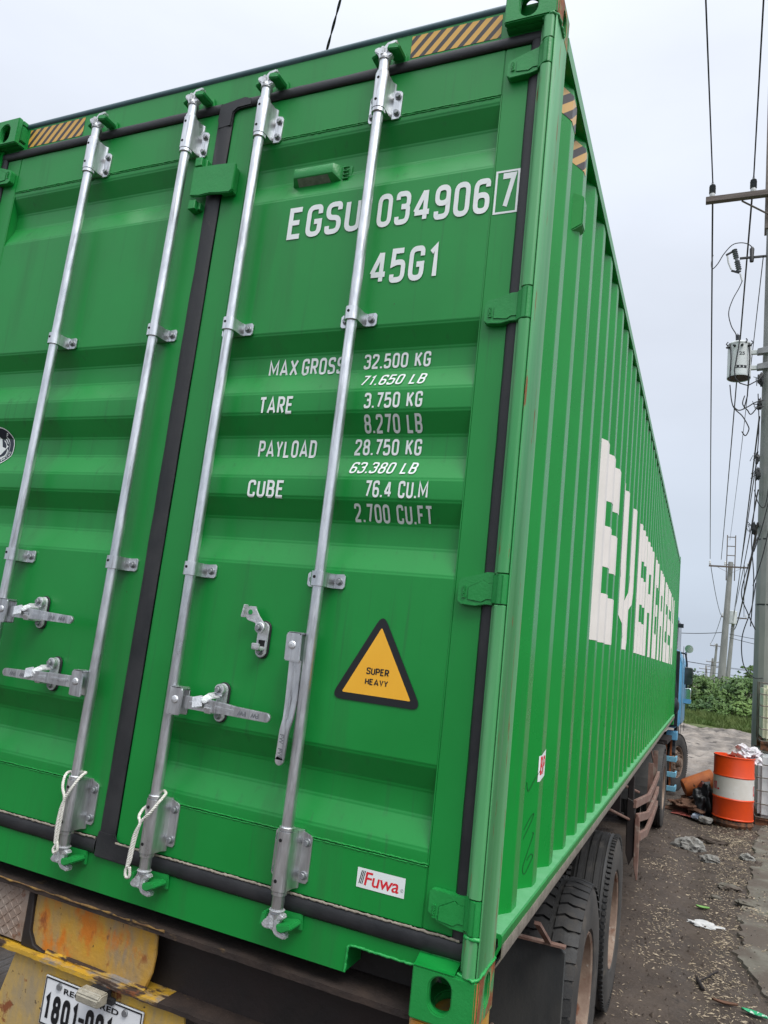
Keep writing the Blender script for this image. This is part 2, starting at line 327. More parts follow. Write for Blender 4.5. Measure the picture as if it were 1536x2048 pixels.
# ------------------------------------------------------------------ lettering
def rounded(pts, rad, closed, n=5, only=None):
    out = []; N_ = len(pts)
    for i, p in enumerate(pts):
        if (not closed and i in (0, N_-1)) or (only is not None and i not in only) or rad <= 0: out.append(p); continue
        a = Vector(pts[i-1]); b = Vector(p); c = Vector(pts[(i+1) % N_]); d1 = a-b; d2 = c-b
        k = min(rad, d1.length*.5, d2.length*.5)
        p1 = b+d1.normalized()*k; p2 = b+d2.normalized()*k
        for j in range(n+1):
            t = j/n; q = p1*(1-t)**2+b*2*t*(1-t)+p2*t*t; out.append((q.x, q.y))
    return out
def ribbon(pts, t, closed):
    n = len(pts); Lf = []; Rt = []
    for i in range(n):
        p = Vector(pts[i])
        d1 = (p-Vector(pts[i-1])) if (i > 0 or closed) else None
        d2 = (Vector(pts[(i+1) % n])-p) if (i < n-1 or closed) else None
        if d1 is not None and d1.length < 1e-7: d1 = None
        if d2 is not None and d2.length < 1e-7: d2 = None
        d1 = d1.normalized() if d1 is not None else None; d2 = d2.normalized() if d2 is not None else None
        if d1 is None: d1 = d2
        if d2 is None: d2 = d1
        n1 = Vector((-d1.y, d1.x)); n2 = Vector((-d2.y, d2.x)); m = n1+n2
        if m.length < .2: m = n1
        m.normalize(); k = t/2/max(.55, m.dot(n1)); Lf.append(p+m*k); Rt.append(p-m*k)
    return Lf, Rt
GL = {  # strokes of a condensed stencil-marking face: (points, closed, which corners are round)
 '0': [([(0, 0), (1, 0), (1, 1), (0, 1)], 1, None)], 'O': [([(0, 0), (1, 0), (1, 1), (0, 1)], 1, None)],
 '1': [([(.62, 0), (.62, 1), (.1, .82)], 0, ())], '2': [([(0, .76), (0, 1), (1, 1), (1, .62), (0, .1), (0, 0), (1, 0)], 0, (1, 2, 3))],
 '3': [([(0, .8), (0, 1), (1, 1), (1, .54), (.35, .54)], 0, None), ([(.5, .535), (1, .53), (1, 0), (0, 0), (0, .2)], 0, None)],
 '4': [([(.74, 0), (.74, 1)], 0, ()), ([(.66, .97), (0, .27)], 0, ()), ([(-.04, .24), (1.06, .24)], 0, ())], '5': [([(.95, 1), (.06, 1), (.02, .55), (.35, .6), (1, .6), (1, 0), (0, 0), (0, .2)], 0, (4, 5, 6))],
 '6': [([(0, .54), (1, .54), (1, 0), (0, 0)], 1, None), ([(0, .3), (0, 1), (1, 1), (1, .8)], 0, None)],
 '7': [([(0, 1), (1, 1), (.36, 0)], 0, ())], '8': [([(0.03, .53), (.97, .53), (.97, 1), (.03, 1)], 1, None), ([(0, 0), (1, 0), (1, .53), (0, .53)], 1, None)],
 '9': [([(0, .46), (1, .46), (1, 1), (0, 1)], 1, None), ([(1, .7), (1, 0), (0, 0), (0, .2)], 0, None)],
 'A': [([(0, 0), (.5, 1), (1, 0)], 0, ()), ([(.2, .27), (.8, .27)], 0, ())],
 'B': [([(0, 0), (0, 1), (.95, 1), (.95, .53), (.1, .53)], 0, (2, 3)), ([(.1, .52), (1, .52), (1, 0), (0.1, 0)], 0, None)],
 'C': [([(1, .74), (1, 1), (0, 1), (0, 0), (1, 0), (1, .26)], 0, None)], 'D': [([(0, 0), (0, 1), (1, 1), (1, 0)], 1, (2, 3))],
 'E': [([(1, 1), (0, 1), (0, 0), (1, 0)], 0, ()), ([(.1, .52), (.85, .52)], 0, ())], 'F': [([(1, 1), (0, 1), (0, 0)], 0, ()), ([(.1, .52), (.82, .52)], 0, ())],
 'G': [([(1, .74), (1, 1), (0, 1), (0, 0), (1, 0), (1, .46), (.5, .46)], 0, (1, 2, 3, 4))],
 'K': [([(0, 0), (0, 1)], 0, ()), ([(1, 1), (.1, .42)], 0, ()), ([(.36, .56), (1, 0)], 0, ())], 'L': [([(0, 1), (0, 0), (1, 0)], 0, ())],
 'M': [([(0, 0), (0, 1), (.5, .25), (1, 1), (1, 0)], 0, ())], 'P': [([(0, 0), (0, 1), (1, 1), (1, .45), (.1, .45)], 0, (2, 3))],
 'R': [([(0, 0), (0, 1), (1, 1), (1, .48), (.1, .48)], 0, (2, 3)), ([(.5, .46), (1, 0)], 0, ())],
 'S': [([(1, .78), (1, 1), (0, 1), (0, .52), (1, .5), (1, 0), (0, 0), (0, .22)], 0, None)], 'T': [([(.5, 0), (.5, .94)], 0, ()), ([(-.1, 1), (1.1, 1)], 0, ())],
 'U': [([(0, 1), (0, 0), (1, 0), (1, 1)], 0, None)], 'X': [([(0, 0), (1, 1)], 0, ()), ([(0, 1), (1, 0)], 0, ())], 'Y': [([(0, 1), (.5, .42), (1, 1)], 0, ()), ([(.5, .46), (.5, 0)], 0, ())],
 'V': [([(0, 1), (.5, 0), (1, 1)], 0, ())], 'W': [([(0, 1), (.25, 0), (.5, .8), (.75, 0), (1, 1)], 0, ())], 'H': [([(0, 0), (0, 1)], 0, ()), ([(1, 0), (1, 1)], 0, ()), ([(0, .5), (1, .5)], 0, ())],
 '.': [([(.0, -.06), (.0, .08)], 0, ())], ',': [([(.05, .08), (-.05, -.2)], 0, ())]}
WID = {'M': .62, 'W': .8, '1': .3, '.': .02, ',': .02, 'A': .52, 'X': .5, '4': .48, 'T': .36, 'L': .36, 'E': .38, 'F': .36}
def strokes(text, x0, x1, z0, z1, weight=.15, slant=0., gap=.21, only=None):
    """lettering fitted between x0..x1 and z0..z1; returns ribbons as (points left, points right)"""
    h = z1-z0; t = h*weight; adv = []; x = 0; wd = 0
    for ch in text:
        if ch in ' _': x += (.42 if ch == ' ' else .20)*h; wd += 1; continue
        w = WID.get(ch, .40)*h; adv.append((ch, x+t/2, w, wd)); x += w+t+gap*h*.62
    tot = x-gap*h*.62; k = (x1-x0-slant*h)/tot
    out = []
    for ch, cx, w, wd in adv:
        if only is not None and wd != only: continue
        for pts, closed, only_ in GL[ch]:
            P = [(a*w, b*(h-t)+t/2) for a, b in pts]
            P = rounded(P, .19*h, closed, 5, only_)
            Lf, Rt = ribbon(P, t, closed)
            f = lambda q: (x0+(cx+q.x)*k+slant*q.y, z0+q.y)
            out.append(([f(q) for q in Lf], [f(q) for q in Rt], closed))
    return out
def drape(faces_list, place, breaks, axis, name, mat, parent):
    """flat print laid onto a folded sheet: faces in (u, v, layer), cut along the folds, then placed"""
    bm = bmesh.new()
    for quad, lay in faces_list:
        vs = [bm.verts.new((a, b, lay*.00012)) for a, b in quad]
        try: bm.faces.new(vs)
        except ValueError: pass
    no = Vector((1, 0, 0)) if axis == 0 else Vector((0, 1, 0))
    for b in breaks:
        bmesh.ops.bisect_plane(bm, geom=bm.verts[:]+bm.edges[:]+bm.faces[:], plane_co=no*b, plane_no=no, dist=1e-6)
    for v in bm.verts:
        q = place(v.co.x, v.co.y); v.co = Vector(q[0])+Vector(q[1])*(.0012+v.co.z) + Vector((0, 0, ZC))
    me = bpy.data.meshes.new(name); bm.to_mesh(me); bm.free(); me.materials.append(M[mat]); return link(name, me, parent)
def quads(rib, lay0=0):
    out = []
    for i, (a, b, closed) in enumerate(rib):
        n = len(a)
        for j in range(n if closed else n-1):
            k = (j+1) % n; out.append(([a[j], a[k], b[k], b[j]], lay0+i % 7))
    return out
def font_faces(text, x0, x1, z0, z1, shear=0, spacing=1., bold=.025):
    cu = bpy.data.curves.new('tmp', 'FONT'); cu.body = text; cu.size = 1; cu.shear = shear; cu.space_character = spacing; cu.resolution_u = 3; cu.offset = bold
    o = bpy.data.objects.new('tmp', cu); COL.objects.link(o)
    dg = bpy.context.evaluated_depsgraph_get(); e = o.evaluated_get(dg); me = e.to_mesh()
    V = [(v.co.x, v.co.y) for v in me.vertices]; F = [tuple(p.vertices) for p in me.polygons]
    e.to_mesh_clear(); bpy.data.objects.remove(o); bpy.data.curves.remove(cu)
    ax, bx = min(v[0] for v in V), max(v[0] for v in V); ay, by = min(v[1] for v in V), max(v[1] for v in V)
    sx, sz = (x1-x0)/(bx-ax), (z1-z0)/(by-ay)
    V = [(x0+(a-ax)*sx, z0+(b-ay)*sz) for a, b in V]
    return [([V[i] for i in f], 0) for f in F]
def circle_pts(cx, cy, r, n=40, a0=0, a1=2*math.pi): return [(cx+r*math.cos(a0+(a1-a0)*i/n), cy+r*math.sin(a0+(a1-a0)*i/n)) for i in range(n+(0 if a1-a0 > 6.28 else 1))]
# ================================================================== the container
W, LEN, H = 2.438, 12.192, 2.896
FP = .05                                  # depth of the flat door face behind the corner castings
DOORZ = [(.335, 0), (.37, 0), (.44, 1), (.508, 1), (.577, 0), (1.078, 0), (1.154, 1), (1.224, 1), (1.289, 0), (1.354, 0), (1.426, 1), (1.494, 1), (1.562, 0),
         (1.632, 0), (1.704, 1), (1.771, 1), (1.836, 0), (2.331, 0), (2.413, 1), (2.48, 1), (2.545, 0), (2.57, 0)]
def door_y(z):
    for (a, s), (b, t) in zip(DOORZ, DOORZ[1:]):
        if a <= z <= b: return FP+.036*(s+(t-s)*(z-a)/(b-a))
    return FP
def door_n(z):
    for (a, s), (b, t) in zip(DOORZ, DOORZ[1:]):
        if a <= z <= b: return Vector((0, -(b-a), .036*(t-s))).normalized()
    return Vector((0, -1, 0))
PITCH, RX, OX = .278, -.042, -.006
def side_breaks(y0, y1):
    out = []; k = -1
    while .345+PITCH*k < y1+.3:
        out += [.345+PITCH*k, .411+PITCH*k, .481+PITCH*k, .553+PITCH*k]; k += 1
    return [b for b in out if y0 < b < y1]
def side_x(y):
    t = (y-.345) % PITCH
    if t <= .066: return OX
    if t <= .136: return OX+(RX-OX)*(t-.066)/.07
    if t <= .208: return RX
    return RX+(OX-RX)*(t-.208)/.07
def side_n(y):
    t = (y-.345) % PITCH
    if .066 < t < .136: return Vector((.07, .036, 0)).normalized()
    if t > .208: return Vector((.07, -.036, 0)).normalized()
    return Vector((1, 0, 0))

box = thing('shipping_container', 'tall green corrugated shipping container with closed doors, white lettering and galvanised lock bars', 'container', (-W/2, LEN/2, ZC))

# corner castings: hollow blocks with oval apertures
def casting(sx, sy, top):
    mb = MB(); w, l, h, t = .162, .178, .118, .022
    # local frame: a = inward x, b = inward y, c = inward z, from the outer corner
    o = Vector((0 if sx > 0 else -W, 0 if sy < 0 else LEN, H if top else 0))
    a = Vector((-1 if sx > 0 else 1, 0, 0)); b = Vector((0, 1 if sy < 0 else -1, 0)); c = Vector((0, 0, -1 if top else 1))
    mb.holed(o, a, c, b*t, w, h, stadium(.088 if sx > 0 else .088, .066, .056, .083))                     # end face
    mb.holed(o+b*(t+.001), b, c, a*t, l-t-.001, h, stadium(.085, .066, .045, .076))                        # side face
    mb.holed(o+b*(t+.001)+a*(t+.001), a, b, c*t, w-t-.001, l-t-.001, [(.07+.03*math.cos(q), .076+.06*math.sin(q)) for q in [2*math.pi*i/26 for i in range(26)]])
    p = o+c*h
    mb.obox(o+a*(w/2+t/2)+b*(l/2+t/2)+c*(h-.008), a*(w/2-t/2-.001), b*(l/2-t/2-.001), c*.008)             # inner floor
    mb.obox(o+a*(w-.008)+b*(l/2+t/2)+c*(h/2), a*.008, b*(l/2-t/2-.002), c*(h/2-t-.002))
    mb.obox(o+a*(w/2)+b*(l-.008)+c*(h/2), a*(w/2-t-.002), b*.007, c*(h/2-t-.003))
    return mb
cast_br = casting(1, -1, False).build('corner_casting', ['green_hardware', 'rusty_casting'], box, bev=.0035, seg=2)
cast_tr = casting(1, -1, True).build('corner_casting', ['green_hardware', 'rusty_casting'], box, bev=.0035, seg=2)
for o_ in (cast_br, cast_tr):                          # the flank of the right-hand blocks is scraped down to rust
    for p_ in o_.data.polygons:
        if p_.normal.x > .9 and p_.center.x > -.004: p_.material_index = 1
casting(-1, -1, True).build('corner_casting', 'green_hardware', box, bev=.0035, seg=2)
casting(-1, -1, False).build('corner_casting', 'green_hardware', box, bev=.0035, seg=2)
for t_ in (True, False):
    casting(1, 1, t_).build('corner_casting', 'green_hardware', box, bev=.003); casting(-1, 1, t_).build('corner_casting', 'green_hardware', box, bev=.003)

HZ = [(2.611, 2.695), (1.805, 1.90), (1.012, 1.092), (.214, .295)]      # hinge barrels
def rear_post(sx):
    X = lambda x: x if sx > 0 else -W-x
    mb = MB()
    body = [(-.055, .062), (-.052, .035), (-.006, .035), (-.006, .010), (-.0035, .0065), (0, .010), (0, .165), (-.05, .165), (-.05, .15), (-.012, .15), (-.012, .062)]
    mb.prism([(X(a), b) for a, b in body], (0, 0, .119), (1, 0, 0), (0, 1, 0), (0, 0, 2.658))
    lobe = [(-.0405, .034)]+[(-.0265-.014*math.cos(t), .014-.014*math.sin(t)) for t in [math.pi/2*i/6 for i in range(7)]]+[(-.0155+.0085*math.sin(t), .0085-.0085*math.cos(t)) for t in [math.pi/2*i/5 for i in range(6)]]+[(-.007, .034)]
    prev = .1195
    for a, b in sorted(HZ)+[(2.7765, 0)]:
        mb.prism([(X(p), q) for p, q in lobe], (0, 0, prev), (1, 0, 0), (0, 1, 0), (0, 0, a-.002-prev)); prev = b+.002
    return mb
rear_post(1).build('corner_post', 'scuffed_green_paint', box, bev=.0012)
rear_post(-1).build('corner_post', 'green_side_paint', box, bev=.0012)
# weld beads where post meets castings
def bead(pts, r, seed):
    rnd = random.Random(seed); P = []; 
    for (a, b) in zip(pts, pts[1:]):
        a, b = Vector(a), Vector(b); n = max(3, int((b-a).length/.006))
        P += [a.lerp(b, i/n)+Vector([rnd.uniform(-1, 1)*r*.3 for _ in range(3)]) for i in range(n)]
    P.append(Vector(pts[-1]))
    return MB().tube(P, [r*rnd.uniform(.7, 1.15) for _ in P], 8)
bead([(-.05, .012, .121), (-.012, .001, .120), (.0005, .012, .122), (.0005, .165, .122)], .0045, 1).build('weld_bead', 'weld_green', box, smooth=80)
bead([(-.045, .014, 2.7765), (-.012, .002, 2.777), (.0005, .014, 2.777), (.0005, .10, 2.777)], .006, 2).build('weld_bead', 'green_hardware', box, smooth=80)
bead([(-.042, .012, .209), (-.02, -.001, .2085), (-.004, .008, .2085)], .006, 3).build('weld_bead', 'weld_green', box, smooth=80)

# header, sill
hd = MB(); hd.box(-W+.055, -.055, FP, .16, 2.768, 2.879)
hd.build('door_header', 'green_paint', box, bev=.003, seg=2)
lp = MB(); lp.tube([(-W+.163, .058, 2.883), (-.163, .058, 2.883)], .0155, 14); lp.box(-W+.165, -.165, .058, .2, 2.8795, 2.892)
lp.build('header_lip', 'lip_slate', box)
sl = MB()
prof = [(-W+.165, .030), (-W+.165, .134), (-.056, .134), (-.056, .128), (-.163, .123), (-.165, .097), (-.355, .097), (-.362, .090), (-.364, .030)]
sl.prism(prof, (0, FP, 0), (1, 0, 0), (0, 0, 1), (0, .10, 0))
for x0, x1 in ((-.162, -.0555), (-W+.0555, -W+.162)):
    sl.prism([(.0, .119), (.012, .119), (FP, .134), (FP, .1195)], (x0, 0, 0), (0, 1, 0), (0, 0, 1), (x1-x0, 0, 0))
sl.build('door_sill', 'green_paint', box, bev=.002)
bead([(-.166, .049, .097), (-.352, .049, .098), (-.361, .049, .092), (-.364, .049, .032)], .0035, 5).build('weld_bead', 'weld_green', box, smooth=80)
bead([(-.058, .05, .134), (-.162, .05, .134)], .003, 6).build('weld_bead', 'green_hardware', box, smooth=80)
pk = MB(); pk.box(-.50, -.164, .152, .17, .0, .12); pk.build('sill_backplate', 'dark_chassis', box)

# hazard tape on header
def flat_sheet(name, mat, x0, x1, z0, z1, y, parent):
    mb = MB(); mb.add([(x0, y, z0), (x1, y, z0), (x1, y, z1), (x0, y, z1)], [(0, 1, 2, 3)]); return mb.build(name, mat, parent, smooth=0)
for x0, x1 in ((-.491, -.184), (-2.256, -1.942)): flat_sheet('hazard_tape', 'hazard_tape', x0, x1, 2.779, 2.8615, FP-.0012, box)

# ---------------------------------------------------------------- doors
def make_door(sx):
    X = (lambda x: x) if sx > 0 else (lambda x: -W-x)
    mb = MB()
    def bx(a, b, z0, z1, y0=FP, y1=.11): mb.box(min(X(a), X(b)), max(X(a), X(b)), y0, y1, z0, z1)
    bx(-.163, -.082, .184, 2.731); bx(-1.178 if sx > 0 else -1.200, -1.075, .184, 2.731)            # stiles
    bx(-1.0745, -.1635, 2.5715, 2.731); bx(-1.0745, -.1635, .184, .3335)            # rails
    d = mb.build('door', 'green_paint', box, bev=.0025, seg=2)
    # corrugated skin
    zs = []
    bm = MB(); prof = [(z, FP+.0012+.036*s) for z, s in DOORZ]
    n = len(prof); xa, xb = X(-1.0735), X(-.1645)
    bm.add([(x, y, z) for x in (xa, xb) for z, y in prof], [(i, i+1, n+i+1, n+i) for i in range(n-1)])
    me = bm.mesh('door_panel', 'green_paint', smooth=0, weld=True)
    b = bmesh.new(); b.from_mesh(me)
    es = [e for e in b.edges if len(e.link_faces) == 2]
    bmesh.ops.bevel(b, geom=es, offset=.007, segments=3, affect='EDGES')
    bmesh.ops.recalc_face_normals(b, faces=b.faces); b.to_mesh(me); b.free(); me.shade_smooth()
    pn = link('door_panel', me, d); pn.modifiers.new('weighted', 'WEIGHTED_NORMAL')
    for z_ in (2.5705, .3345):                                                       # double weld seam along the skin
        bead([(min(xa, xb), FP+.0005, z_+.0025), (max(xa, xb), FP+.0005, z_+.0025)], .0026, int(z_*100)+sx).build('weld_seam', 'green_paint', d, smooth=80)
        bead([(min(xa, xb), FP+.0008, z_-.0035), (max(xa, xb), FP+.0008, z_-.0035)], .0024, int(z_*90)+sx).build('weld_seam', 'green_paint', d, smooth=80)
    for x_ in (-.164, -1.0742):
        P = [(X(x_), door_y(.335+i*2.235/60)-.0002, .335+i*2.235/60) for i in range(61)]
        MB().tube([(a, FP+.0012, c) for a, y, c in P], .0022, 6).build('weld_seam', 'green_paint', d, smooth=80)
    # black rubber seal: half-round strips round the leaf
    def seal(p, q, wdt, dep=.011):
        p, q = Vector(p), Vector(q); ax = (q-p).normalized(); s_ = ax.cross(Vector((0, -1, 0)))
        prof_ = [(-wdt/2, 0), (-wdt/2, .004), (-wdt*.36, dep*.8), (-wdt*.12, dep), (wdt*.12, dep), (wdt*.36, dep*.8), (wdt/2, .004), (wdt/2, 0)]
        g = MB(); n_ = 24
        pts = [p.lerp(q, i/n_) for i in range(n_+1)]; vs = []
        rnd = random.Random(int(abs(p.x*1000)+abs(p.z*77)))
        for k, c in enumerate(pts):
            j = 1+rnd.uniform(-.05, .05); vs += [c+s_*a*j+Vector((0, -b_*j, 0)) for a, b_ in prof_]
        m = len(prof_); fs = [(i*m+j, i*m+j+1, (i+1)*m+j+1, (i+1)*m+j) for i in range(n_) for j in range(m-1)]
        g.add(vs, fs); return g.build('door_seal', 'rubber', d, smooth=60)
    seal((X(-.063), FP, .184), (X(-.063), FP, 2.735), .038)
    e_ = .045 if sx > 0 else .045
    seal((X(-1.2), FP-.001, 2.7495), (X(-.044), FP-.001, 2.7495), .037); seal((X(-1.19), FP-.001, .160), (X(-.044), FP-.001, .160), .047)
    if sx > 0:
        seal((-1.2095, FP-.001, .150), (-1.2095, FP-.001, 2.745), .062)
        g = MB(); g.prism([(-1.243, 2.695), (-1.239, 2.76), (-1.13, 2.772), (-1.115, 2.762), (-1.10, 2.762), (-1.098, 2.73), (-1.158, 2.728), (-1.175, 2.715), (-1.178, 2.66), (-1.235, 2.655), (-1.235, 2.68)], (0, FP-.0135, 0), (1, 0, 0), (0, 0, 1), (0, .013, 0))
        g.build('seal_joint', 'rubber', d, bev=.004, seg=2)
        g = MB(); g.prism([(-1.245, .132), (-1.10, .130), (-1.10, .186), (-1.165, .187), (-1.18, .21), (-1.24, .21), (-1.245, .186)], (0, FP-.0135, 0), (1, 0, 0), (0, 0, 1), (0, .013, 0))
        g.build('seal_joint', 'rubber', d, bev=.004, seg=2)
        dl = bead([(-.06, FP-.009, .1835), (-1.17, FP-.009, .1835)], .0035, 31); dl.build('dusty_seal_lip', 'dusty_lip', d, smooth=80)
    else:
        dl = bead([(-1.25, FP-.009, .1835), (-2.36, FP-.009, .1835)], .0035, 32); dl.build('dusty_seal_lip', 'dusty_lip', d, smooth=80)
    # hinges
    for a, b_ in HZ:
        zc = (a+b_)/2; h = MB()
        up = 1 if zc < 1.4 else 1
        blade = [(-.146, -.038), (-.146, .012), (-.138, .026), (-.116, .030), (-.088, .038), (-.070, .044), (-.048, .044), (-.048, -.042), (-.070, -.042), (-.095, -.048), (-.135, -.046)]
        if zc > 2: blade = [(-.146, -.040), (-.146, .002), (-.138, .012), (-.086, .030), (-.05, .040), (-.048, -.040), (-.07, -.046), (-.135, -.049)]
        if zc < .5: blade = [(-.146, -.018), (-.146, .030), (-.140, .036), (-.110, .036), (-.07, .034), (-.048, .036), (-.048, -.045), (-.085, -.044), (-.12, -.036)]
        h.prism([(X(p), q+zc) for p, q in blade], (0, .026, 0), (1, 0, 0), (0, 0, 1), (0, FP-.026-.0005, 0))
        inn = [(-.118+.0, -.030), (-.118, .004), (-.095, .016), (-.078, .026), (-.066, .018), (-.05, .020), (-.05, -.026), (-.066, -.026), (-.078, -.034)]
        h.prism([(X(p), q+zc-.003) for p, q in inn], (0, .0235, 0), (1, 0, 0), (0, 0, 1), (0, .003, 0))
        hh = (b_-a)/2-.0015
        h.prism([(X(-.052), .047), (X(-.052), .024), (X(-.030), .002), (X(-.018), -.004), (X(-.016), .010), (X(-.036), .034)], (0, 0, zc-hh*.97), (1, 0, 0), (0, 1, 0), (0, 0, 1.94*hh))
        h.cyl((X(-.0215), .0145, a+.0005), (X(-.0215), .0145, b_-.0005), .0165, n=20)
        hg = h.build('hinge', 'green_hardware', d, bev=.0022, seg=2)
        T = font_faces('Fuwa', 0, .032, 0, .011)
        g = MB()
        for f, _ in T:
            n_ = len(f); g.add([(X(-.128)+(b2-.005), .0232, zc-.028+a2) if sx > 0 else (X(-.128)-(b2-.005), .0232, zc+.006-a2) for a2, b2 in f], [tuple(range(n_))])
        o_ = g.build('hinge_lettering', 'green_hardware', d, smooth=0)
        sol = o_.modifiers.new('thick', 'SOLIDIFY'); sol.thickness = .003; sol.offset = 0
    return d
door_r = make_door(1); door_l = make_door(-1)

# anti-rack plate over the joint and its lugs
mb = MB(); mb.prism([(-1.292, 2.380), (-1.292, 2.488), (-1.286, 2.494), (-1.190, 2.489), (-1.112, 2.484), (-1.106, 2.478), (-1.106, 2.378), (-1.116, 2.368), (-1.165, 2.372), (-1.20, 2.377), (-1.25, 2.374)], (0, .012, 0), (1, 0, 0), (0, 0, 1), (0, .014, 0)); mb.box(-1.165, -1.112, .026, .0495, 2.376, 2.476)
mb.build('locking_plate', 'green_hardware', door_r, bev=.003, seg=2)
for z0, z1 in ((2.499, 2.534), (2.328, 2.363)):
    mb = MB(); mb.box(-1.292, -1.262, .014, .0495, z0, z1); mb.box(-1.2615, -1.250, .03, .0495, z0+.004, z1-.004); mb.build('locking_lug', 'green_hardware', door_l, bev=.002)

# tracking unit on the right door
mb = MB()
yb = .0855
mb.prism([(-.897, 0), (-.700, 0), (-.674, .006), (-.674, .008), (-.897, .008)], (0, yb-.008, 2.384), (1, 0, 0), (0, 1, 0), (0, 0, .058))
mb.add([(-.893, yb-.006, 2.384), (-.705, yb-.006, 2.384), (-.705, yb-.006, 2.442), (-.893, yb-.006, 2.442), (-.878, yb-.040, 2.402), (-.728, yb-.040, 2.402), (-.728, yb-.040, 2.436), (-.878, yb-.040, 2.436)],
       [(0, 1, 5, 4), (1, 2, 6, 5), (2, 3, 7, 6), (3, 0, 4, 7), (4, 5, 6, 7), (3, 2, 1, 0)])
for k in range(4): mb.box(-.702+.0, -.680, yb-.016, yb-.0085, 2.388+k*.014, 2.392+k*.014)
tr = mb.build('tracking_unit', 'green_hardware', door_r, bev=.0015)
A, B_, C_, D_ = Vector((-.893, yb-.006, 2.384)), Vector((-.705, yb-.006, 2.384)), Vector((-.728, yb-.040, 2.402)), Vector((-.878, yb-.040, 2.402))
nn = (B_-A).cross(D_-A).normalized(); nn = nn if nn.z < 0 else -nn
def onlab(u, v): return (A.lerp(B_, u)).lerp(D_.lerp(C_, u), v)+nn*.001
mb = MB(); mb.add([onlab(.12, .12), onlab(.80, .12), onlab(.86, .9), onlab(.10, .9)], [(0, 1, 2, 3)]); mb.build('device_sticker', 'device_label', door_r, smooth=0)

# lettering on the right door
pl = lambda u, v: ((u, door_y(v) if .335 < v < 2.57 else FP, v), door_n(v))
DB = [z for z, s in DOORZ]
def line(text, x0, x1, z0, z1, w=.15, slant=0, mat='white_vinyl', gap=.21):
    for k in range(1+sum(c in ' _' for c in text)): drape(quads(strokes(text, x0, x1, z0, z1, w, slant, gap, k)), pl, DB, 1, 'lettering', mat, door_r)
line('EGSU', -.873, -.598, 2.173, 2.290, .158); line('034906', -.541, -.170, 2.173, 2.290, .158)
line('7', -.140, -.094, 2.178, 2.297, .16)
fr = [(-.1565, -.083, 2.300, 2.3065), (-.1565, -.083, 2.164, 2.1705), (-.1565, -.150, 2.1705, 2.300), (-.0895, -.083, 2.1705, 2.300)]
drape([([(a, c), (b, c), (b, d), (a, d)], 0) for a, b, c, d in fr], pl, DB, 1, 'check_digit_frame', 'white_vinyl', door_r)
line('45G1', -.542, -.306, 1.976, 2.092, .158)
for t_, x0, x1, z0, z1, sl_ in [('MAX_GROSS', -.865, -.590, 1.684, 1.741, 0), ('32.500 KG', -.522, -.304, 1.695, 1.743, 0), ('71.650 LB', -.526, -.309, 1.638, 1.677, .18), ('TARE', -.882, -.756, 1.559, 1.617, 0), ('3.750 KG', -.506, -.317, 1.570, 1.619, 0),
                                ('8.270 LB', -.497, -.310, 1.495, 1.547, 0), ('PAYLOAD', -.861, -.650, 1.413, 1.470, 0), ('28.750 KG', -.518, -.303, 1.422, 1.472, 0), ('63.380 LB', -.526, -.306, 1.364, 1.403, .18), ('CUBE', -.881, -.747, 1.285, 1.341, 0),
                                ('76.4 CU.M', -.469, -.270, 1.295, 1.346, 0), ('2.700 CU.FT', -.493, -.248, 1.222, 1.273, 0)]:
    zm = (z0+z1)/2; k_ = (1.868+door_y(zm+.012*(zm-.892)))/(1.868+FP)          # rows were surveyed on the front plane; move them back onto the folds
    f_ = lambda v, c: c+(v-c)*k_
    line(t_, f_(x0, .469), f_(x1, .469), f_(z0, .892), f_(z1, .892), .155 if not sl_ else .135, sl_)
# warning triangle
def tri(r, pad):
    c = [(-.466-pad*1.72, .7335-pad), (-.257+pad*1.72, .7335-pad), (-.3645, .922+pad*2.05)]
    return rounded(c, r, True, 6)
drape([(tri(.034, .020), 0)], pl, DB, 1, 'warning_triangle', 'black_vinyl', door_r)
drape([(tri(.006, 0), 2)], pl, DB, 1, 'warning_triangle_field', 'amber_vinyl', door_r)
for t_, x0, x1, z0, z1 in (('SUPER', -.397, -.328, .790, .809), ('HEAVY', -.398, -.328, .762, .779)):
    drape(quads(strokes(t_, x0, x1, z0, z1, .17, 0, .10), 5), pl, DB, 1, 'warning_lettering', 'black_vinyl', door_r)
drape([([(-.357, .242), (-.220, .242), (-.220, .291), (-.357, .291)], 0)], pl, DB, 1, 'maker_sticker', 'white_vinyl', door_r)
drape([(f, 3) for f, _ in font_faces('Fuwa', -.335, -.236, .250, .284, .12, .95, .012)], pl, DB, 1, 'maker_lettering', 'red_vinyl', door_r)
drape([([(x_, .252), (x_+.0025, .252), (x_+.009, .285), (x_+.0065, .285)], 3) for x_ in (-.351, -.3465, -.342)]+[(f, 3) for f, _ in font_faces('R', -.2285, -.2262, .2575, .2615)]+quads([(circle_pts(-.2275, .2595, .0042, 16), circle_pts(-.2275, .2595, .0036, 16), True)], 3), pl, DB, 1, 'maker_mark', 'black_vinyl', door_r)
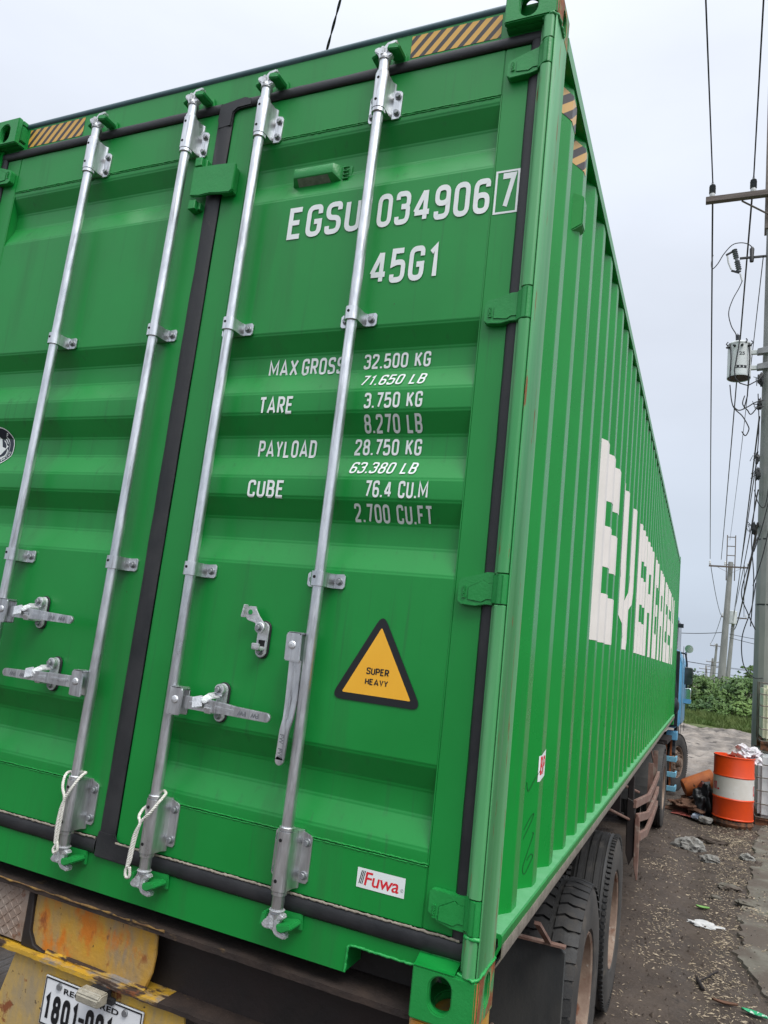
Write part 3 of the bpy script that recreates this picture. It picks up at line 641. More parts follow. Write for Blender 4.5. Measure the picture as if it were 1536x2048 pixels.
# round emblem on the left door (only its right part is in view)
ec, er = (-2.092, 1.458), .079
drape([(circle_pts(*ec, er, 48), 0)], pl, DB, 1, 'round_emblem', 'white_vinyl', door_l)
drape([(circle_pts(*ec, er-.004, 48), 2)], pl, DB, 1, 'emblem_field', 'navy_vinyl', door_l)
em = quads([(circle_pts(*ec, er*.70, 40, -2.2, 1.0), circle_pts(*ec, er*.675, 40, -2.2, 1.0), False), (circle_pts(ec[0], ec[1]-.004, er*.62, 30, -1.9, -.1), circle_pts(ec[0], ec[1]-.004, er*.585, 30, -1.9, -.1), False),
            (circle_pts(ec[0]+.012, ec[1]-.010, er*.42, 20, -1.8, .2), circle_pts(ec[0]+.012, ec[1]-.010, er*.385, 20, -1.8, .2), False)], 4)
em += [([(ec[0]-.03, ec[1]-.028), (ec[0]+.012, ec[1]-.028), (ec[0]+.047, ec[1]+.006), (ec[0]+.036, ec[1]+.012), (ec[0]+.034, ec[1]-.002), (ec[0]+.014, ec[1]+.004), (ec[0]+.004, ec[1]+.036), (ec[0]-.02, ec[1]+.05), (ec[0]-.05, ec[1]+.01)], 4)]
for k in range(3): em += quads([(circle_pts(ec[0]+.006, ec[1]+.002, .028+.009*k, 12, .25+.12*k, 1.15-.1*k), circle_pts(ec[0]+.006, ec[1]+.002, .0315+.009*k, 12, .25+.12*k, 1.15-.1*k), False)], 5+k)
for i, ch in enumerate('SHIPPING'):
    t = -1.45+i*.165
    for f, _ in font_faces(ch, -.0035 if ch != 'I' else -.001, .0035 if ch != 'I' else .001, -.005, .005):
        r_ = er*.82; em.append(([(ec[0]+math.cos(t)*(r_-b)-math.sin(t)*a, ec[1]+math.sin(t)*(r_-b)+math.cos(t)*a) for a, b in f], 4))
for f, _ in font_faces('S', -.004, .004, -.006, .006):
    t = .95; r_ = er*.82; em.append(([(ec[0]+math.cos(t)*(r_+b)+math.sin(t)*a, ec[1]+math.sin(t)*(r_+b)-math.cos(t)*a) for a, b in f], 4))
drape(em, pl, DB, 1, 'emblem_print', 'white_vinyl', door_l)

# ---------------------------------------------------------------- lock bars
BOLT = MB(); hexnut(BOLT, (0, 0, 0), (0, -1, 0), .0085, .011); BOLT_ME = BOLT.mesh('bolt', 'bolt_steel', lift=False, bev=.0008)
def bolt(x, y, z, parent):
    o = bpy.data.objects.new('bolt', BOLT_ME); COL.objects.link(o); o.location = (x, y, z+ZC); adopt(o, parent)
def hat(w, d, t=.005, yc=0.):
    """cross-section of a strap wrapped over the bar: flanges lie on the door, dome clears the bar"""
    o = [(-w, FP), (-w, FP-t), (-.029, FP-t), (-.0225, FP-.016), (-.0225, -.005), (-.020, -.014), (-.0135, -.020), (-.005, -.0225), (.005, -.0225), (.0135, -.020), (.020, -.014), (.0225, -.005), (.0225, FP-.016), (.029, FP-t), (w, FP-t), (w, FP)]
    return o
def lock_bar(x, handle_z, mode):
    r = .0170; rod = MB()
    rod.cyl((x, 0, .150), (x, 0, 2.742), r, n=24)
    rod.cyl((x, 0, 2.690), (x, 0, 2.700), .0210, n=24); rod.cyl((x, 0, 2.548), (x, 0, 2.561), .0225, n=24); rod.cyl((x, 0, .352), (x, 0, .362), .0220, n=24); rod.cyl((x, 0, .188), (x, 0, .1985), .0210, n=24)
    bar_ = rod.build('lock_bar', 'galvanised', box, bev=.0012)
    for k, (za, zb, fa, fb) in enumerate(((2.562, 2.689, 2.556, 2.656), (.1995, .351, .215, .340))):        # bearing brackets
        b = MB(); P = hat(.03, 0)
        b.prism([(x+a, c) for a, c in P], (0, 0, za), (1, 0, 0), (0, 1, 0), (0, 0, zb-za))
        for s_ in (-1, 1):
            b.prism([(x+s_*.026, fa), (x+s_*.052, fa), (x+s_*.058, fa+.008), (x+s_*.058, fb-.008), (x+s_*.052, fb), (x+s_*.026, fb+.008)], (0, FP-.0065, 0), (1, 0, 0), (0, 0, 1), (0, .006, 0))
        b.build('bearing_bracket', 'galvanised', bar_, bev=.0022, seg=2)
        for s_ in (-1, 1):
            for z_ in (fa+.020, fb-.020): bolt(x+s_*.044, FP-.0068, z_, bar_)
        for z_ in (za+.026, zb-.022): MB().cyl((x-.004, -.0220, z_), (x-.004, -.0234, z_), .0048, n=12).build('grease_hole', 'black_hole', bar_)
    for z_ in (1.855, 1.040):                                                                             # guide straps
        b = MB(); b.prism([(x+a, c) for a, c in hat(.03, 0)], (0, 0, z_-.021), (1, 0, 0), (0, 1, 0), (0, 0, .042))
        for s_ in (-1, 1): b.prism([(x+s_*.026, z_-.0205), (x+s_*.056, z_-.0205), (x+s_*.062, z_-.014), (x+s_*.062, z_+.016), (x+s_*.056, z_+.0225), (x+s_*.026, z_+.0205)], (0, FP-.0065, 0), (1, 0, 0), (0, 0, 1), (0, .006, 0))
        b.build('guide_strap', 'galvanised', bar_, bev=.002, seg=2)
        for s_ in (-1, 1): bolt(x+s_*.044, FP-.0068, z_, bar_)
        hm = MB(); hm.cyl((x-.004, -.0220, z_+.004), (x-.004, -.0234, z_+.004), .0045, n=12); hm.build('grease_hole', 'black_hole', bar_)
    for top in (1, -1):                                                                                   # cam and keeper at each end
        zc = 2.775 if top > 0 else .118
        c = MB(); s_ = top
        c.cyl((x, 0, zc-s_*.036), (x, 0, zc-s_*.028), .0215, n=20); c.cyl((x, 0, zc-s_*.029), (x, .002, zc-s_*.005), .0185, .013, n=14)
        horn = [(-.016, -.030), (-.022, -.010), (-.036, .002), (-.038, .013), (-.024, .018), (-.006, .014), (.008, .029), (.036, .033), (.043, .026), (.040, .018), (.018, .012), (.013, -.010), (.028, -.015), (.030, -.023), (.012, -.030)]
        c.prism([(x+a, zc+s_*b_) for a, b_ in horn], (0, -.012, 0), (1, 0, 0), (0, 0, 1), (0, .022, 0))
        c.bar((x-.006, -.014, zc-s_*.020), (x-.004, -.016, zc+s_*.012), .012, .010, (0, 1, 0))
        c.bar((x+.002, -.004, zc+s_*.014), (x+.034, .004, zc+s_*.020), .016, .012, (0, 1, 0))
        c.build('cam', 'cast_steel', bar_, bev=.0035, seg=2)
        k_ = MB()
        k_.prism([(x-.046, zc-.022), (x-.046, zc+.022), (x+.056, zc+.024), (x+.060, zc-.020)], (0, FP-.009, 0), (1, 0, 0), (0, 0, 1), (0, .0085, 0))
        k_.prism([(x-.048, zc-.016), (x-.042, zc+.020), (x-.026, zc+.022), (x-.028, zc-.010)], (0, -.008, 0), (1, 0, 0), (0, 0, 1), (0, FP-.001, 0))
        k_.prism([(x+.010, zc-s_*.002), (x+.014, zc+s_*.014), (x+.030, zc+s_*.016), (x+.058, zc+s_*.002), (x+.052, zc-s_*.010), (x+.028, zc-s_*.006)], (0, -.018, 0), (1, 0, 0), (0, 0, 1), (0, FP+.008, 0))
        k_.build('cam_keeper', 'green_hardware', bar_, bev=.003, seg=2)
    # handle hub
    z = handle_z; sd = {'R': 1, 'L': -1, 'D': -1}[mode]
    hb = MB()
    hb.prism([(x+sd*.012, z-.046), (x+sd*.062, z-.044), (x+sd*.064, z+.030), (x+sd*.058, z+.036), (x+sd*.016, z+.036)], (0, -.034, 0), (1, 0, 0), (0, 0, 1), (0, .008, 0))
    hb.prism([(x+sd*.012, z-.046), (x+sd*.062, z-.044), (x+sd*.062, z+.030), (x+sd*.016, z+.034)], (0, .004, 0), (1, 0, 0), (0, 0, 1), (0, .006, 0))
    hb.prism([(-.034, z+.030), (-.034, z+.037), (.010, z+.037), (.010, z+.030)], (x+sd*.014, 0, 0), (0, 1, 0), (0, 0, 1), (sd*.046, 0, 0))
    hb.build('handle_hub', 'galvanised', bar_, bev=.003, seg=2)
    pv = MB(); pv.cyl((x+sd*.040, -.034, z), (x+sd*.040, -.038, z), .0125, .010, n=16); pv.build('hub_rivet', 'cast_steel', bar_, bev=.001)
    # handle: flattened strip with a rib and a lettered end
    h = MB()
    def path(s):   # s along the handle from the hub -> (x, y, z, half height)
        return s
    if mode == 'D':
        ctr = [(.0, -.014, -.040), (.003, -.014, -.15), (.003, -.018, -.20), (-.003, -.020, -.235), (-.006, -.020, -.315)]; hw = [.019, .0185, .016, .0145, .0135]
        cx = [(x-.034+a, y_, z+c) for a, y_, c in ctr]
        vs = []; fs = []
        for (a, y_, c), w_ in zip(cx, hw): vs += [(a-w_, y_-.005, c), (a+w_, y_-.005, c), (a+w_, y_+.005, c), (a-w_, y_+.005, c)]
        for i in range(len(cx)-1):
            for j in range(4): k = (j+1) % 4; fs.append((i*4+j, i*4+k, i*4+4+k, i*4+4+j))
        fs += [(3, 2, 1, 0), tuple(range(len(cx)*4-4, len(cx)*4))]
        h.add(vs, fs); e = cx[-1]; h.cyl((e[0], e[1]-.005, e[2]), (e[0], e[1]+.005, e[2]), hw[-1], n=20)
        h.bar((x-.034, -.020, z-.055), (x-.031, -.020, z-.14), .006, .006, (0, 1, 0)); h.bar((x-.031, -.021, z-.14), (x-.033, -.025, z-.205), .005, .006, (0, 1, 0))
        ho = h.build('handle', 'galvanised', bar_, bev=.0018, seg=2)
        for k in range(2):
            T = font_faces('FW', 0, .026, 0, .014); g = MB()
            for f, _ in T: g.add([(e[0]-.007+b, e[1]-.0056, e[2]+.070-k*.038-a) for a, b in f], [tuple(range(len(f)))])
            o_ = g.build('handle_lettering', 'bolt_steel', bar_, smooth=0)
    else:
        Lh = .345; ctr = [(.055, 0, .0), (.16, .0, -.001), (.215, -.010, .0), (.25, -.010, -.002), (.36, -.012, -.004)]; hw = [.0185, .018, .016, .0145, .013]
        cx = [(x+sd*a, -.016+y_, z+c-.004) for a, y_, c in ctr]; vs = []; fs = []
        for (a, y_, c), w_ in zip(cx, hw): vs += [(a, y_-.005, c-w_), (a, y_-.005, c+w_), (a, y_+.005, c+w_), (a, y_+.005, c-w_)]
        for i in range(len(cx)-1):
            for j in range(4): k = (j+1) % 4; fs.append((i*4+j, i*4+k, i*4+4+k, i*4+4+j))
        fs += [(3, 2, 1, 0), tuple(range(len(cx)*4-4, len(cx)*4))]
        h.add(vs, fs); e = cx[-1]; h.cyl((e[0], e[1]-.005, e[2]), (e[0], e[1]+.005, e[2]), hw[-1], n=20)
        h.bar((x+sd*.085, -.023, z-.003), (x+sd*.16, -.023, z-.004), .009, .006, (0, 1, 0)); h.bar((x+sd*.18, -.026, z-.005), (x+sd*.25, -.030, z-.006), .011, .007, (0, 1, 0))
        h.build('handle', 'galvanised', bar_, bev=.0018, seg=2)
        for k in range(2):
            T = font_faces('FW', 0, .026, 0, .013); g = MB(); xb = x+sd*(.265+.045*k) if sd > 0 else x+sd*(.265+.045*k)-.026
            for f, _ in T: g.add([(xb+.026-a, e[1]-.0056, e[2]+.0065-b) for a, b in f], [tuple(range(len(f)))])
            g.build('handle_lettering', 'bolt_steel', bar_, smooth=0)
    return bar_
bars = [lock_bar(-1.806, .846, 'R'), lock_bar(-1.332, .648, 'L'), lock_bar(-1.012, .646, 'R'), lock_bar(-.557, .846, 'D')]
# handle catches on the doors
def catch(x, z0, z1, door, closed, sd=1):
    mb = MB(); r = .019; g = MB()
    def oval(mb_, rr, y0, y1): mb_.prism([(x+rr*math.cos(t), (z1-.019 if math.sin(t) >= 0 else z0+.019)+rr*math.sin(t)) for t in [2*math.pi*i/28+.01 for i in range(28)]], (0, y0, 0), (1, 0, 0), (0, 0, 1), (0, y1-y0, 0))
    oval(g, .0225, FP-.006, FP-.0003); g.build('catch_gasket', 'rubber', door, bev=.001)
    oval(mb, r, FP-.014, FP-.0065)
    zc = (z0+z1)/2
    mb.prism([(.038, zc-.030), (.0, zc-.032), (-.024, zc-.030), (-.030, zc-.012), (-.022, zc-.012), (-.016, zc-.022), (.038, zc-.020)], (x-.012, 0, 0), (0, 1, 0), (0, 0, 1), (.024, 0, 0)) if closed else mb.prism([(FP-.012, zc-.030), (.018, zc-.034), (.004, zc-.030), (.002, zc-.012), (.010, zc-.012), (.014, zc-.024), (FP-.012, zc-.020)], (x-.013, 0, 0), (0, 1, 0), (0, 0, 1), (.026, 0, 0))
    mb.build('handle_catch', 'cast_steel', door, bev=.002, seg=2)
    if not closed:
        q = MB(); q.box(x-.010, x+.012, FP-.0146, FP-.0142, zc-.022, zc-.002); q.build('catch_slot', 'black_hole', door)
    s = MB()
    if closed:      # hasp folded over the handle
        Q = [(x, .028, z1-.010), (x-.003, .022, z1-.034), (x-.010, -.004, zc+.018), (x-.018, -.030, zc+.004), (x-.046, -.034, zc-.004)]; ws = [.030, .026, .026, .034]
        for q0, q1, w_ in zip(Q, Q[1:], ws): s.bar(q0, Vector(q1)+(Vector(q1)-Vector(q0))*.12, w_, .006, (0, -1, .3))
        s.cyl((x, FP-.008, z1-.018), (x, .018, z1-.018), .0165, n=20)
        s.build('hasp', 'cast_steel', door, bev=.002, seg=2)
        bolt(x, .018, z1-.018, door); bolt(x, FP-.0145, z0+.017, door)
    else:           # hasp swung up and left, free
        s.prism([(x+.012, z1-.006), (x+.016, z1-.020), (x+.002, z1-.034), (x-.012, z1-.026), (x-.022, z1-.006), (x-.050, z1+.000), (x-.062, z1+.012), (x-.060, z1+.034), (x-.048, z1+.042), (x-.024, z1+.042), (x-.024, z1+.036), (x-.010, z1+.016)], (0, .020, 0), (1, 0, 0), (0, 0, 1), (0, .005, 0))
        s.prism([(x-.064, z1+.008), (x-.058, z1+.006), (x-.052, z1+.044), (x-.058, z1+.046)], (0, .002, 0), (1, 0, 0), (0, 0, 1), (0, .020, 0))
        s.build('hasp', 'cast_steel', door, bev=.0015, seg=2)
        s = MB(); s.cyl((x-.042, .0196, z1+.024), (x-.042, .0185, z1+.024), .0075, n=14); s.build('hasp_hole', 'green_hardware', door)
        w = MB(); w.cyl((x, .020, z1-.019), (x, .012, z1-.019), .0165, n=20); w.build('hasp_washer', 'cast_steel', door, bev=.002); bolt(x, .012, z1-.019, door); bolt(x, FP-.0145, z0+.017, door)
catch(-1.655, .795, .903, door_l, True); catch(-1.548, .597, .706, door_l, True); catch(-.858, .594, .706, door_r, True); catch(-.744, .797, .902, door_r, False)

# ---------------------------------------------------------------- right-hand side wall
ys = [.150]+side_breaks(.152, 12.03)+[12.03]
mb = MB(); zs_ = [.175, 2.795]
n = len(ys); mb.add([(side_x(y), y, z) for z in zs_ for y in ys], [(i, i+1, n+i+1, n+i) for i in range(n-1)])
sw = mb.build('side_wall', 'green_side_paint', box, smooth=0)
sw.data.shade_smooth()
bv = sw.modifiers.new('bevel', 'BEVEL'); bv.width = .006; bv.segments = 2; bv.limit_method = 'ANGLE'; bv.angle_limit = R(15); bv.harden_normals = True
# chamfered heads of the ribs, just under the rail
# rails
rail = MB(); rail.prism([(-.075, .182), (.012, .178), (.0145, .175), (.0145, .152), (-.026, .064), (-.030, .064), (.006, .150), (.004, .168), (-.075, .172)], (0, .166, 0), (1, 0, 0), (0, 0, 1), (0, 11.85, 0))
rail.build('bottom_rail', 'green_paint', box)
lg = MB(); lg.prism([(-.070, .1835), (.0115, .1795), (.0115, .1785), (-.070, .1825)], (0, .168, 0), (1, 0, 0), (0, 0, 1), (0, 11.84, 0)); lg.build('rail_ledge', 'skylit_dusty_green', box)  # thin sheet over the rail top, its sky-lit paleness painted in along with dust
lip = MB(); lip.prism([(.016, .153), (.016, .118), (-.020, .060), (-.021, .062), (.012, .120), (.012, .1515)], (0, .180, 0), (1, 0, 0), (0, 0, 1), (0, 11.83, 0)); lip.build('rail_lip', 'dusty_lip', box)
tr_ = MB(); tr_.box(-.060, 0, .179, 12.012, 2.794, 2.853); tr_.build('top_rail', 'green_side_paint', box, bev=.004, seg=2)
tl_ = MB(); tl_.box(-W, -W+.06, .179, 12.012, 2.794, 2.853); tl_.box(-W, -W+.02, .166, 12.02, .05, 2.794); tl_.build('left_wall', 'green_side_paint', box)
rf = MB(); rf.box(-W+.061, -.061, .2015, 12.05, 2.845, 2.872); rf.build('roof', 'green_side_paint', box)
fw = MB(); fw.box(-W+.02, -.045, 12.10, 12.14, .06, 2.84); fw.box(-.05, -.001, 12.03, 12.19, .119, 2.777); fw.box(-W+.001, -W+.05, 12.03, 12.19, .119, 2.777); fw.build('front_wall', 'green_side_paint', box)
fl = MB(); fl.box(-W+.06, -.06, .171, 12.05, .10, .16); fl.build('floor', 'dark_chassis', box)
cm = MB()
for i in range(38): cm.box(-W+.03, -.036, .5+i*.30, .545+i*.30, .035, .0995)
cm.build('floor_cross_members', 'dark_chassis', box)
# prints on the side: name, tape, sticker, pen marks
ps = lambda u, v: ((side_x(u), u, v), side_n(u))
SB = side_breaks(0, LEN)
ZT, ZB_ = 1.965, .995
def letter(ch, a, b):
    st = .30; w = b-a; q = []
    def r(y0, y1, z0, z1): q.append([(y0, z0), (y1, z0), (y1, z1), (y0, z1)])
    if ch == 'E': r(a, a+st, ZB_, ZT); r(a+st, b, ZT-.25, ZT); r(a+st, b-.02, 1.375, 1.585); r(a+st, b, ZB_, 1.24)
    if ch == 'V':
        q.append([(a, ZT), (a, 1.45), (a+w*.40, ZB_), (a+w*.5, ZB_), (a+w*.5, 1.25), (a+.30, 1.52), (a+.30, ZT)]); q.append([(b, ZT), (b-.30, ZT), (b-.30, 1.52), (a+w*.5, 1.25), (a+w*.5, ZB_), (b-w*.40, ZB_), (b, 1.45)])
    if ch == 'R': r(a, a+.24, ZB_, ZT); r(a+.24, b, ZT-.25, ZT); r(a+.24, b, 1.375, 1.54); r(b-.34, b, 1.54, ZT-.25); r(b-.34, b, ZB_, 1.375)
    if ch == 'G': r(a, a+.26, ZB_, ZT); r(a+.26, b, ZT-.25, ZT); r(a+.26, b, ZB_, 1.24); r(b-.26, b, 1.24, 1.54); r(a+.42, b-.26, 1.42, 1.54)
    if ch == 'N': r(a, a+.26, ZB_, ZT); r(b-.26, b, ZB_, ZT); q.append([(a+.26, ZT), (a+.26, 1.6), (b-.26, ZB_), (b-.26, 1.36)])
    return [(p, 0) for p in q]
for ch, a, b in (('E', 1.60, 2.43), ('V', 2.60, 3.52), ('E', 3.74, 4.54), ('R', 4.68, 5.46), ('G', 5.64, 6.44), ('R', 6.60, 7.42), ('E', 7.64, 8.40), ('E', 8.58, 9.36), ('N', 9.60, 10.46)):
    drape(letter(ch, a, b), ps, SB, 0, 'side_letter', 'cream_vinyl', box)
drape([([(.19, 2.672), (.655, 2.672), (.655, 2.768), (.19, 2.768)], 0)], ps, SB, 0, 'hazard_tape', 'hazard_tape_side', box)
drape([([(.612, .497), (.688, .510), (.688, .594), (.612, .577)], 0)], ps, SB, 0, 'side_sticker', 'white_vinyl', box)
drape([(f, 3) for f, _ in font_faces('BP', .620, .682, .518, .576)], ps, SB, 0, 'sticker_lettering', 'red_vinyl', box)
for st in ([(.566, .499), (.570, .477), (.576, .469), (.595, .499), (.621, .532)], [(.569, .355), (.584, .379), (.602, .401), (.608, .402), (.600, .380), (.568, .327)],
           [(.606, .344), (.613, .343), (.606, .324), (.587, .276), (.576, .247), (.576, .231), (.582, .222), (.590, .227), (.602, .247), (.616, .271), (.614, .279), (.606, .28), (.596, .27), (.591, .262)]):
    Lf, Rt = ribbon(rounded(st, .006, False, 4), .0022, False)
    drape(quads([([tuple(p) for p in Lf], [tuple(p) for p in Rt], False)]), ps, SB, 0, 'pen_mark', 'marker_ink', box)
mb = MB(); mb.add([(-.035, .575, 2.405), (-.035, .660, 2.405), (-.035, .660, 2.565), (-.035, .575, 2.565), (.008, .592, 2.44), (.008, .650, 2.44), (.008, .650, 2.552), (.008, .592, 2.552)], [(0, 1, 5, 4), (1, 2, 6, 5), (2, 3, 7, 6), (3, 0, 4, 7), (4, 5, 6, 7), (3, 2, 1, 0)])
mb.build('side_vent', 'green_side_paint', box, bev=.004, seg=2)
mb = MB(); mb.tube([(-.028+.0*i, .985+.017*math.cos(i*.33), .205+.02*math.sin(i*.33)) for i in range(20)], .004, 8); mb.build('lashing_ring', 'green_hardware', box, smooth=80)

# ---------------------------------------------------------------- tie cords left on two lock bars
def cord(name, label, *paths):
    mb = MB()
    for path in paths: strand(mb, [Vector(p) for p in path])
    o = mb.build(name, 'rope_white', None, smooth=80); tag(o, label, 'rope', 'cord loops on the lock bars')
def strand(mb, P):
    Q = []
    for i in range(len(P)-1):
        p0, p1, p2, p3 = P[max(0, i-1)], P[i], P[i+1], P[min(len(P)-1, i+2)]
        for k in range(10):
            t = k/10; Q.append(.5*((2*p1)+(p2-p0)*t+(2*p0-5*p1+4*p2-p3)*t*t+(3*p1-p0-3*p2+p3)*t**3))
    Q.append(P[-1]); a = None
    for ph in range(3):
        S_ = []
        for i, q in enumerate(Q):
            d = (Q[min(i+1, len(Q)-1)]-Q[max(0, i-1)]).normalized(); a = d.orthogonal().normalized(); b = d.cross(a); t = i*1.15+ph*2.094
            S_.append(q+(a*math.cos(t)+b*math.sin(t))*.0024)
        mb.tube(S_, .0026, 6)
b2, b3 = -1.332, -1.012
def knot(x):
    return [(x-.024, -.006, .366), (x-.030, -.022, .352), (x-.012, -.033, .326), (x+.004, -.0345, .300)], None
cord('tie_cord', 'white twisted cord looped on the lower end of the left door\'s inner lock bar', [(b2+.000, .028, .368), (b2-.027, .010, .368), (b2-.029, -.015, .362), (b2-.018, -.031, .330), (b2+.000, -.034, .298), (b2+.002, -.035, .25), (b2+.001, -.035, .20), (b2+.000, -.034, .165), (b2-.008, -.034, .148), (b2-.002, -.035, .138), (b2+.008, -.034, .148), (b2+.004, -.036, .170)], [(b2+.000, .028, .368), (b2+.025, .012, .372), (b2+.030, -.010, .366), (b2+.022, -.030, .336), (b2+.006, -.036, .300), (b2-.004, -.038, .26), (b2-.006, -.038, .21), (b2-.004, -.036, .165)])
cord('tie_cord', 'white twisted cord looped on the lower end of the right door\'s inner lock bar', [(b3+.004, .028, .370), (b3+.028, .008, .368), (b3+.030, -.016, .352), (b3+.014, -.033, .318), (b3-.010, -.034, .292), (b3-.019, -.0345, .265), (b3-.026, -.034, .22), (b3-.030, -.034, .175), (b3-.040, -.034, .150), (b3-.036, -.034, .132), (b3-.024, -.034, .136), (b3-.026, -.036, .160)], [(b3-.024, .012, .330), (b3-.030, -.010, .318), (b3-.026, -.030, .300), (b3-.014, -.036, .284), (b3-.026, -.038, .25), (b3-.033, -.037, .20), (b3-.036, -.036, .160)])
# ================================================================== wheels (shared builder, axis along local +x = outward)
def wheel(parent, c, R_=.515, w=.27, out=1, lugs=True, world=True, name='wheel', steer=0., dished=True, side='tyre_side'):
    """tyre as the part, rim, hub and nuts as its pieces; c = wheel centre"""
    h = w/2; ax = Vector((math.cos(steer), math.sin(steer), 0))*out
    prof = [(.285, -h*.80), (.30, -h*.95), (.36, -h*1.02), (.44, -h*1.0), (R_-.045, -h*.94), (R_-.018, -h*.88), (R_-.010, -h*.76)]
    if lugs: mid = [(R_-.012, -h*.5), (R_-.010, -h*.2), (R_-.010, h*.2), (R_-.012, h*.5)]
    else:
        mid = []
        for g in (-.55, -.18, .18, .55):
            mid += [(R_, h*(g-.07)), (R_-.012, h*(g-.05)), (R_-.012, h*(g+.05)), (R_, h*(g+.07))]
    prof += mid+[(a, -b) for a, b in reversed(prof)]
    mb = MB(); mb.mi = 1; mb.lathe(prof, c, ax, 72)
    k = len(prof)
    for i, f in enumerate(mb.f):
        q = i % (k-1); mb.m[i] = 0 if 5 <= q <= k-7 else 1
    mb.mi = 0
    a = ax.orthogonal().normalized(); b = ax.cross(a); c = Vector(c)
    rnd = random.Random(int(c.y*100))
    if lugs:
        n = 46
        for s_ in (-1, 1):
            for i in range(n):
                t = 2*math.pi*(i+(.5 if s_ > 0 else 0))/n; e = a*math.cos(t)+b*math.sin(t); tg = b*math.cos(t)-a*math.sin(t)
                wv = .40*2*math.pi*R_/n
                P = []
                for u, dt in ((.10, .010), (.36, -.006), (.58, .006), (.97, -.004)):
                    rr = R_ + (.002 if u < .9 else -.012)
                    P.append((u, dt, rr))
                vs = []
                for u, dt, rr in P:
                    for q in (-1, 1):
                        for rad in (rr, R_-.022): vs.append(c+e*rad+ax*(s_*h*u)+tg*(dt+q*wv))
                fs = []
                for j in range(3):
                    o = j*4; fs += [(o, o+2, o+6, o+4), (o, o+4, o+5, o+1), (o+2, o+3, o+7, o+6)]
                fs += [(0, 1, 3, 2), (12, 14, 15, 13)]
                mb.add(vs, fs)
    else:
        n = 90
        for s_ in (-1, 1):
            for i in range(n):
                t = 2*math.pi*i/n; e = a*math.cos(t)+b*math.sin(t); tg = b*math.cos(t)-a*math.sin(t)
                mb.obox(c+e*(R_-.010)+ax*(s_*h*.86), e*.010, tg*.011, ax*h*.09)
    ty = mb.build(name, ['tyre', side], parent, lift=world, smooth=40)
    rp = [(.290, h*.80), (.282, h*.92), (.270, h*.86), (.262, h*.5), (.258, -h*.1), (.20, -h*.22), (.15, -h*.12), (.14, h*.0), (.10, h*.02)] if dished else [(.290, h*.80), (.282, h*.92), (.268, h*.84), (.255, h*.3), (.235, h*.42), (.19, h*.75), (.13, h*.86), (.10, h*.86)]
    rm = MB().lathe(rp, c, ax, 48); rm.lathe([(.290, h*.80), (.288, -h*.8), (.25, -h*.9), (.22, -h*.6), (.20, -h*.22)], c, ax, 48)
    rm.build('rim', 'rim_rust', ty, lift=world)
    hb = MB(); e0 = h*.0 if dished else h*.86
    hb.cyl(c+ax*(e0-.02), c+ax*(e0+.075), .095, .075, n=24); hb.cyl(c+ax*(e0+.075), c+ax*(e0+.085), .05, n=20); hb.build('hub', 'rim_rust', ty, lift=world, bev=.004)
    for i in range(10):
        t = 2*math.pi*i/10; p = c+(a*math.cos(t)+b*math.sin(t))*.1675+ax*((-h*.15) if dished else h*.80)
        q = MB(); q.cyl(p, p+ax*.035, .017, .015, n=6); q.build('wheel_nut', 'rim_rust', ty, lift=world)
    return ty

# ================================================================== trailer
trl = thing('trailer_chassis', 'worn yellow and rust brown skeletal trailer carrying the green container', 'trailer', (-W/2, 5, 0))
def part(name, mat, fn, parent=trl, **k):
    mb = MB(); fn(mb); return mb.build(name, mat, parent, **k)
rnd = random.Random(4)
def ragged(x0, x1, n, amp): return [(x0+(x1-x0)*i/n, rnd.uniform(-amp, amp)) for i in range(n+1)]
def flange(mb, x0, x1, yf, yb, z0, z1, amp):
    e = ragged(x0, x1, max(6, int((x1-x0)*60)), amp)
    mb.prism([(x, yf+d) for x, d in e]+[(x1, yb), (x0, yb)], (0, 0, z0), (1, 0, 0), (0, 1, 0), (0, 0, z1-z0))
part('beam_top_flange', 'rusty_flange', lambda m: flange(m, -2.40, -.17, .042, .22, -.026, -.010, .0012))
part('flange_edge', 'worn_edge', lambda m: m.tube([(-2.38+.03*i, .041, -.012+rnd.uniform(-.0015, .0015)) for i in range(49)], [rnd.uniform(.001, .0045) for _ in range(49)], 7), smooth=60)
part('beam_web', 'yellow_chassis', lambda m: m.prism([(-1.484, -.197), (-1.484, -.0265), (-1.008, -.0265), (-.990, -.05), (-.986, -.10), (-.990, -.15), (-1.006, -.197)], (0, .078, 0), (1, 0, 0), (0, 0, 1), (0, .012, 0)), bev=.003)
part('beam_web_dark', 'dark_chassis', lambda m: m.box(-2.40, -.175, .131, .145, -.200, -.0265))
part('stiffener', 'dark_chassis', lambda m: m.prism([(-1.506, -.0265), (-1.485, -.0265), (-1.476, -.150), (-1.452, -.185), (-1.400, -.1985), (-1.506, -.1985)], (0, .066, 0), (1, 0, 0), (0, 0, 1), (0, .064, 0)), bev=.003)
def checker(mb):
    mb.box(-2.15, -1.508, .068, .076, -.190, -.030)
ck = part('checker_plate', 'rusty_checker', checker)
def lozenges(mb):
    q = 0
    for i in range(34):
        for j in range(9):
            x = -2.14+i*.0195; z = -.178+j*.0168
            if x > -1.52: continue
            s_ = 1 if (i+j) % 2 else -1
            d = Vector((.0085, 0, .0085*s_)); e = Vector((-.0022*s_, 0, .0022)); c = Vector((x, .0678, z))
            mb.add([c-d, c+e, c+d, c-e, c+Vector((0, -.0022, 0))-d*.5, c+Vector((0, -.0022, 0))+d*.5], [(0, 3, 4), (3, 5, 4), (3, 2, 5), (2, 1, 5), (1, 4, 5), (1, 0, 4)])
lz = part('checker_studs', 'rusty_checker', lozenges, ck); lz['kind'] = 'stuff'
part('beam_bottom_flange', 'yellow_flange', lambda m: flange(m, -2.40, -.93, .045, .22, -.212, -.1995, .0025))
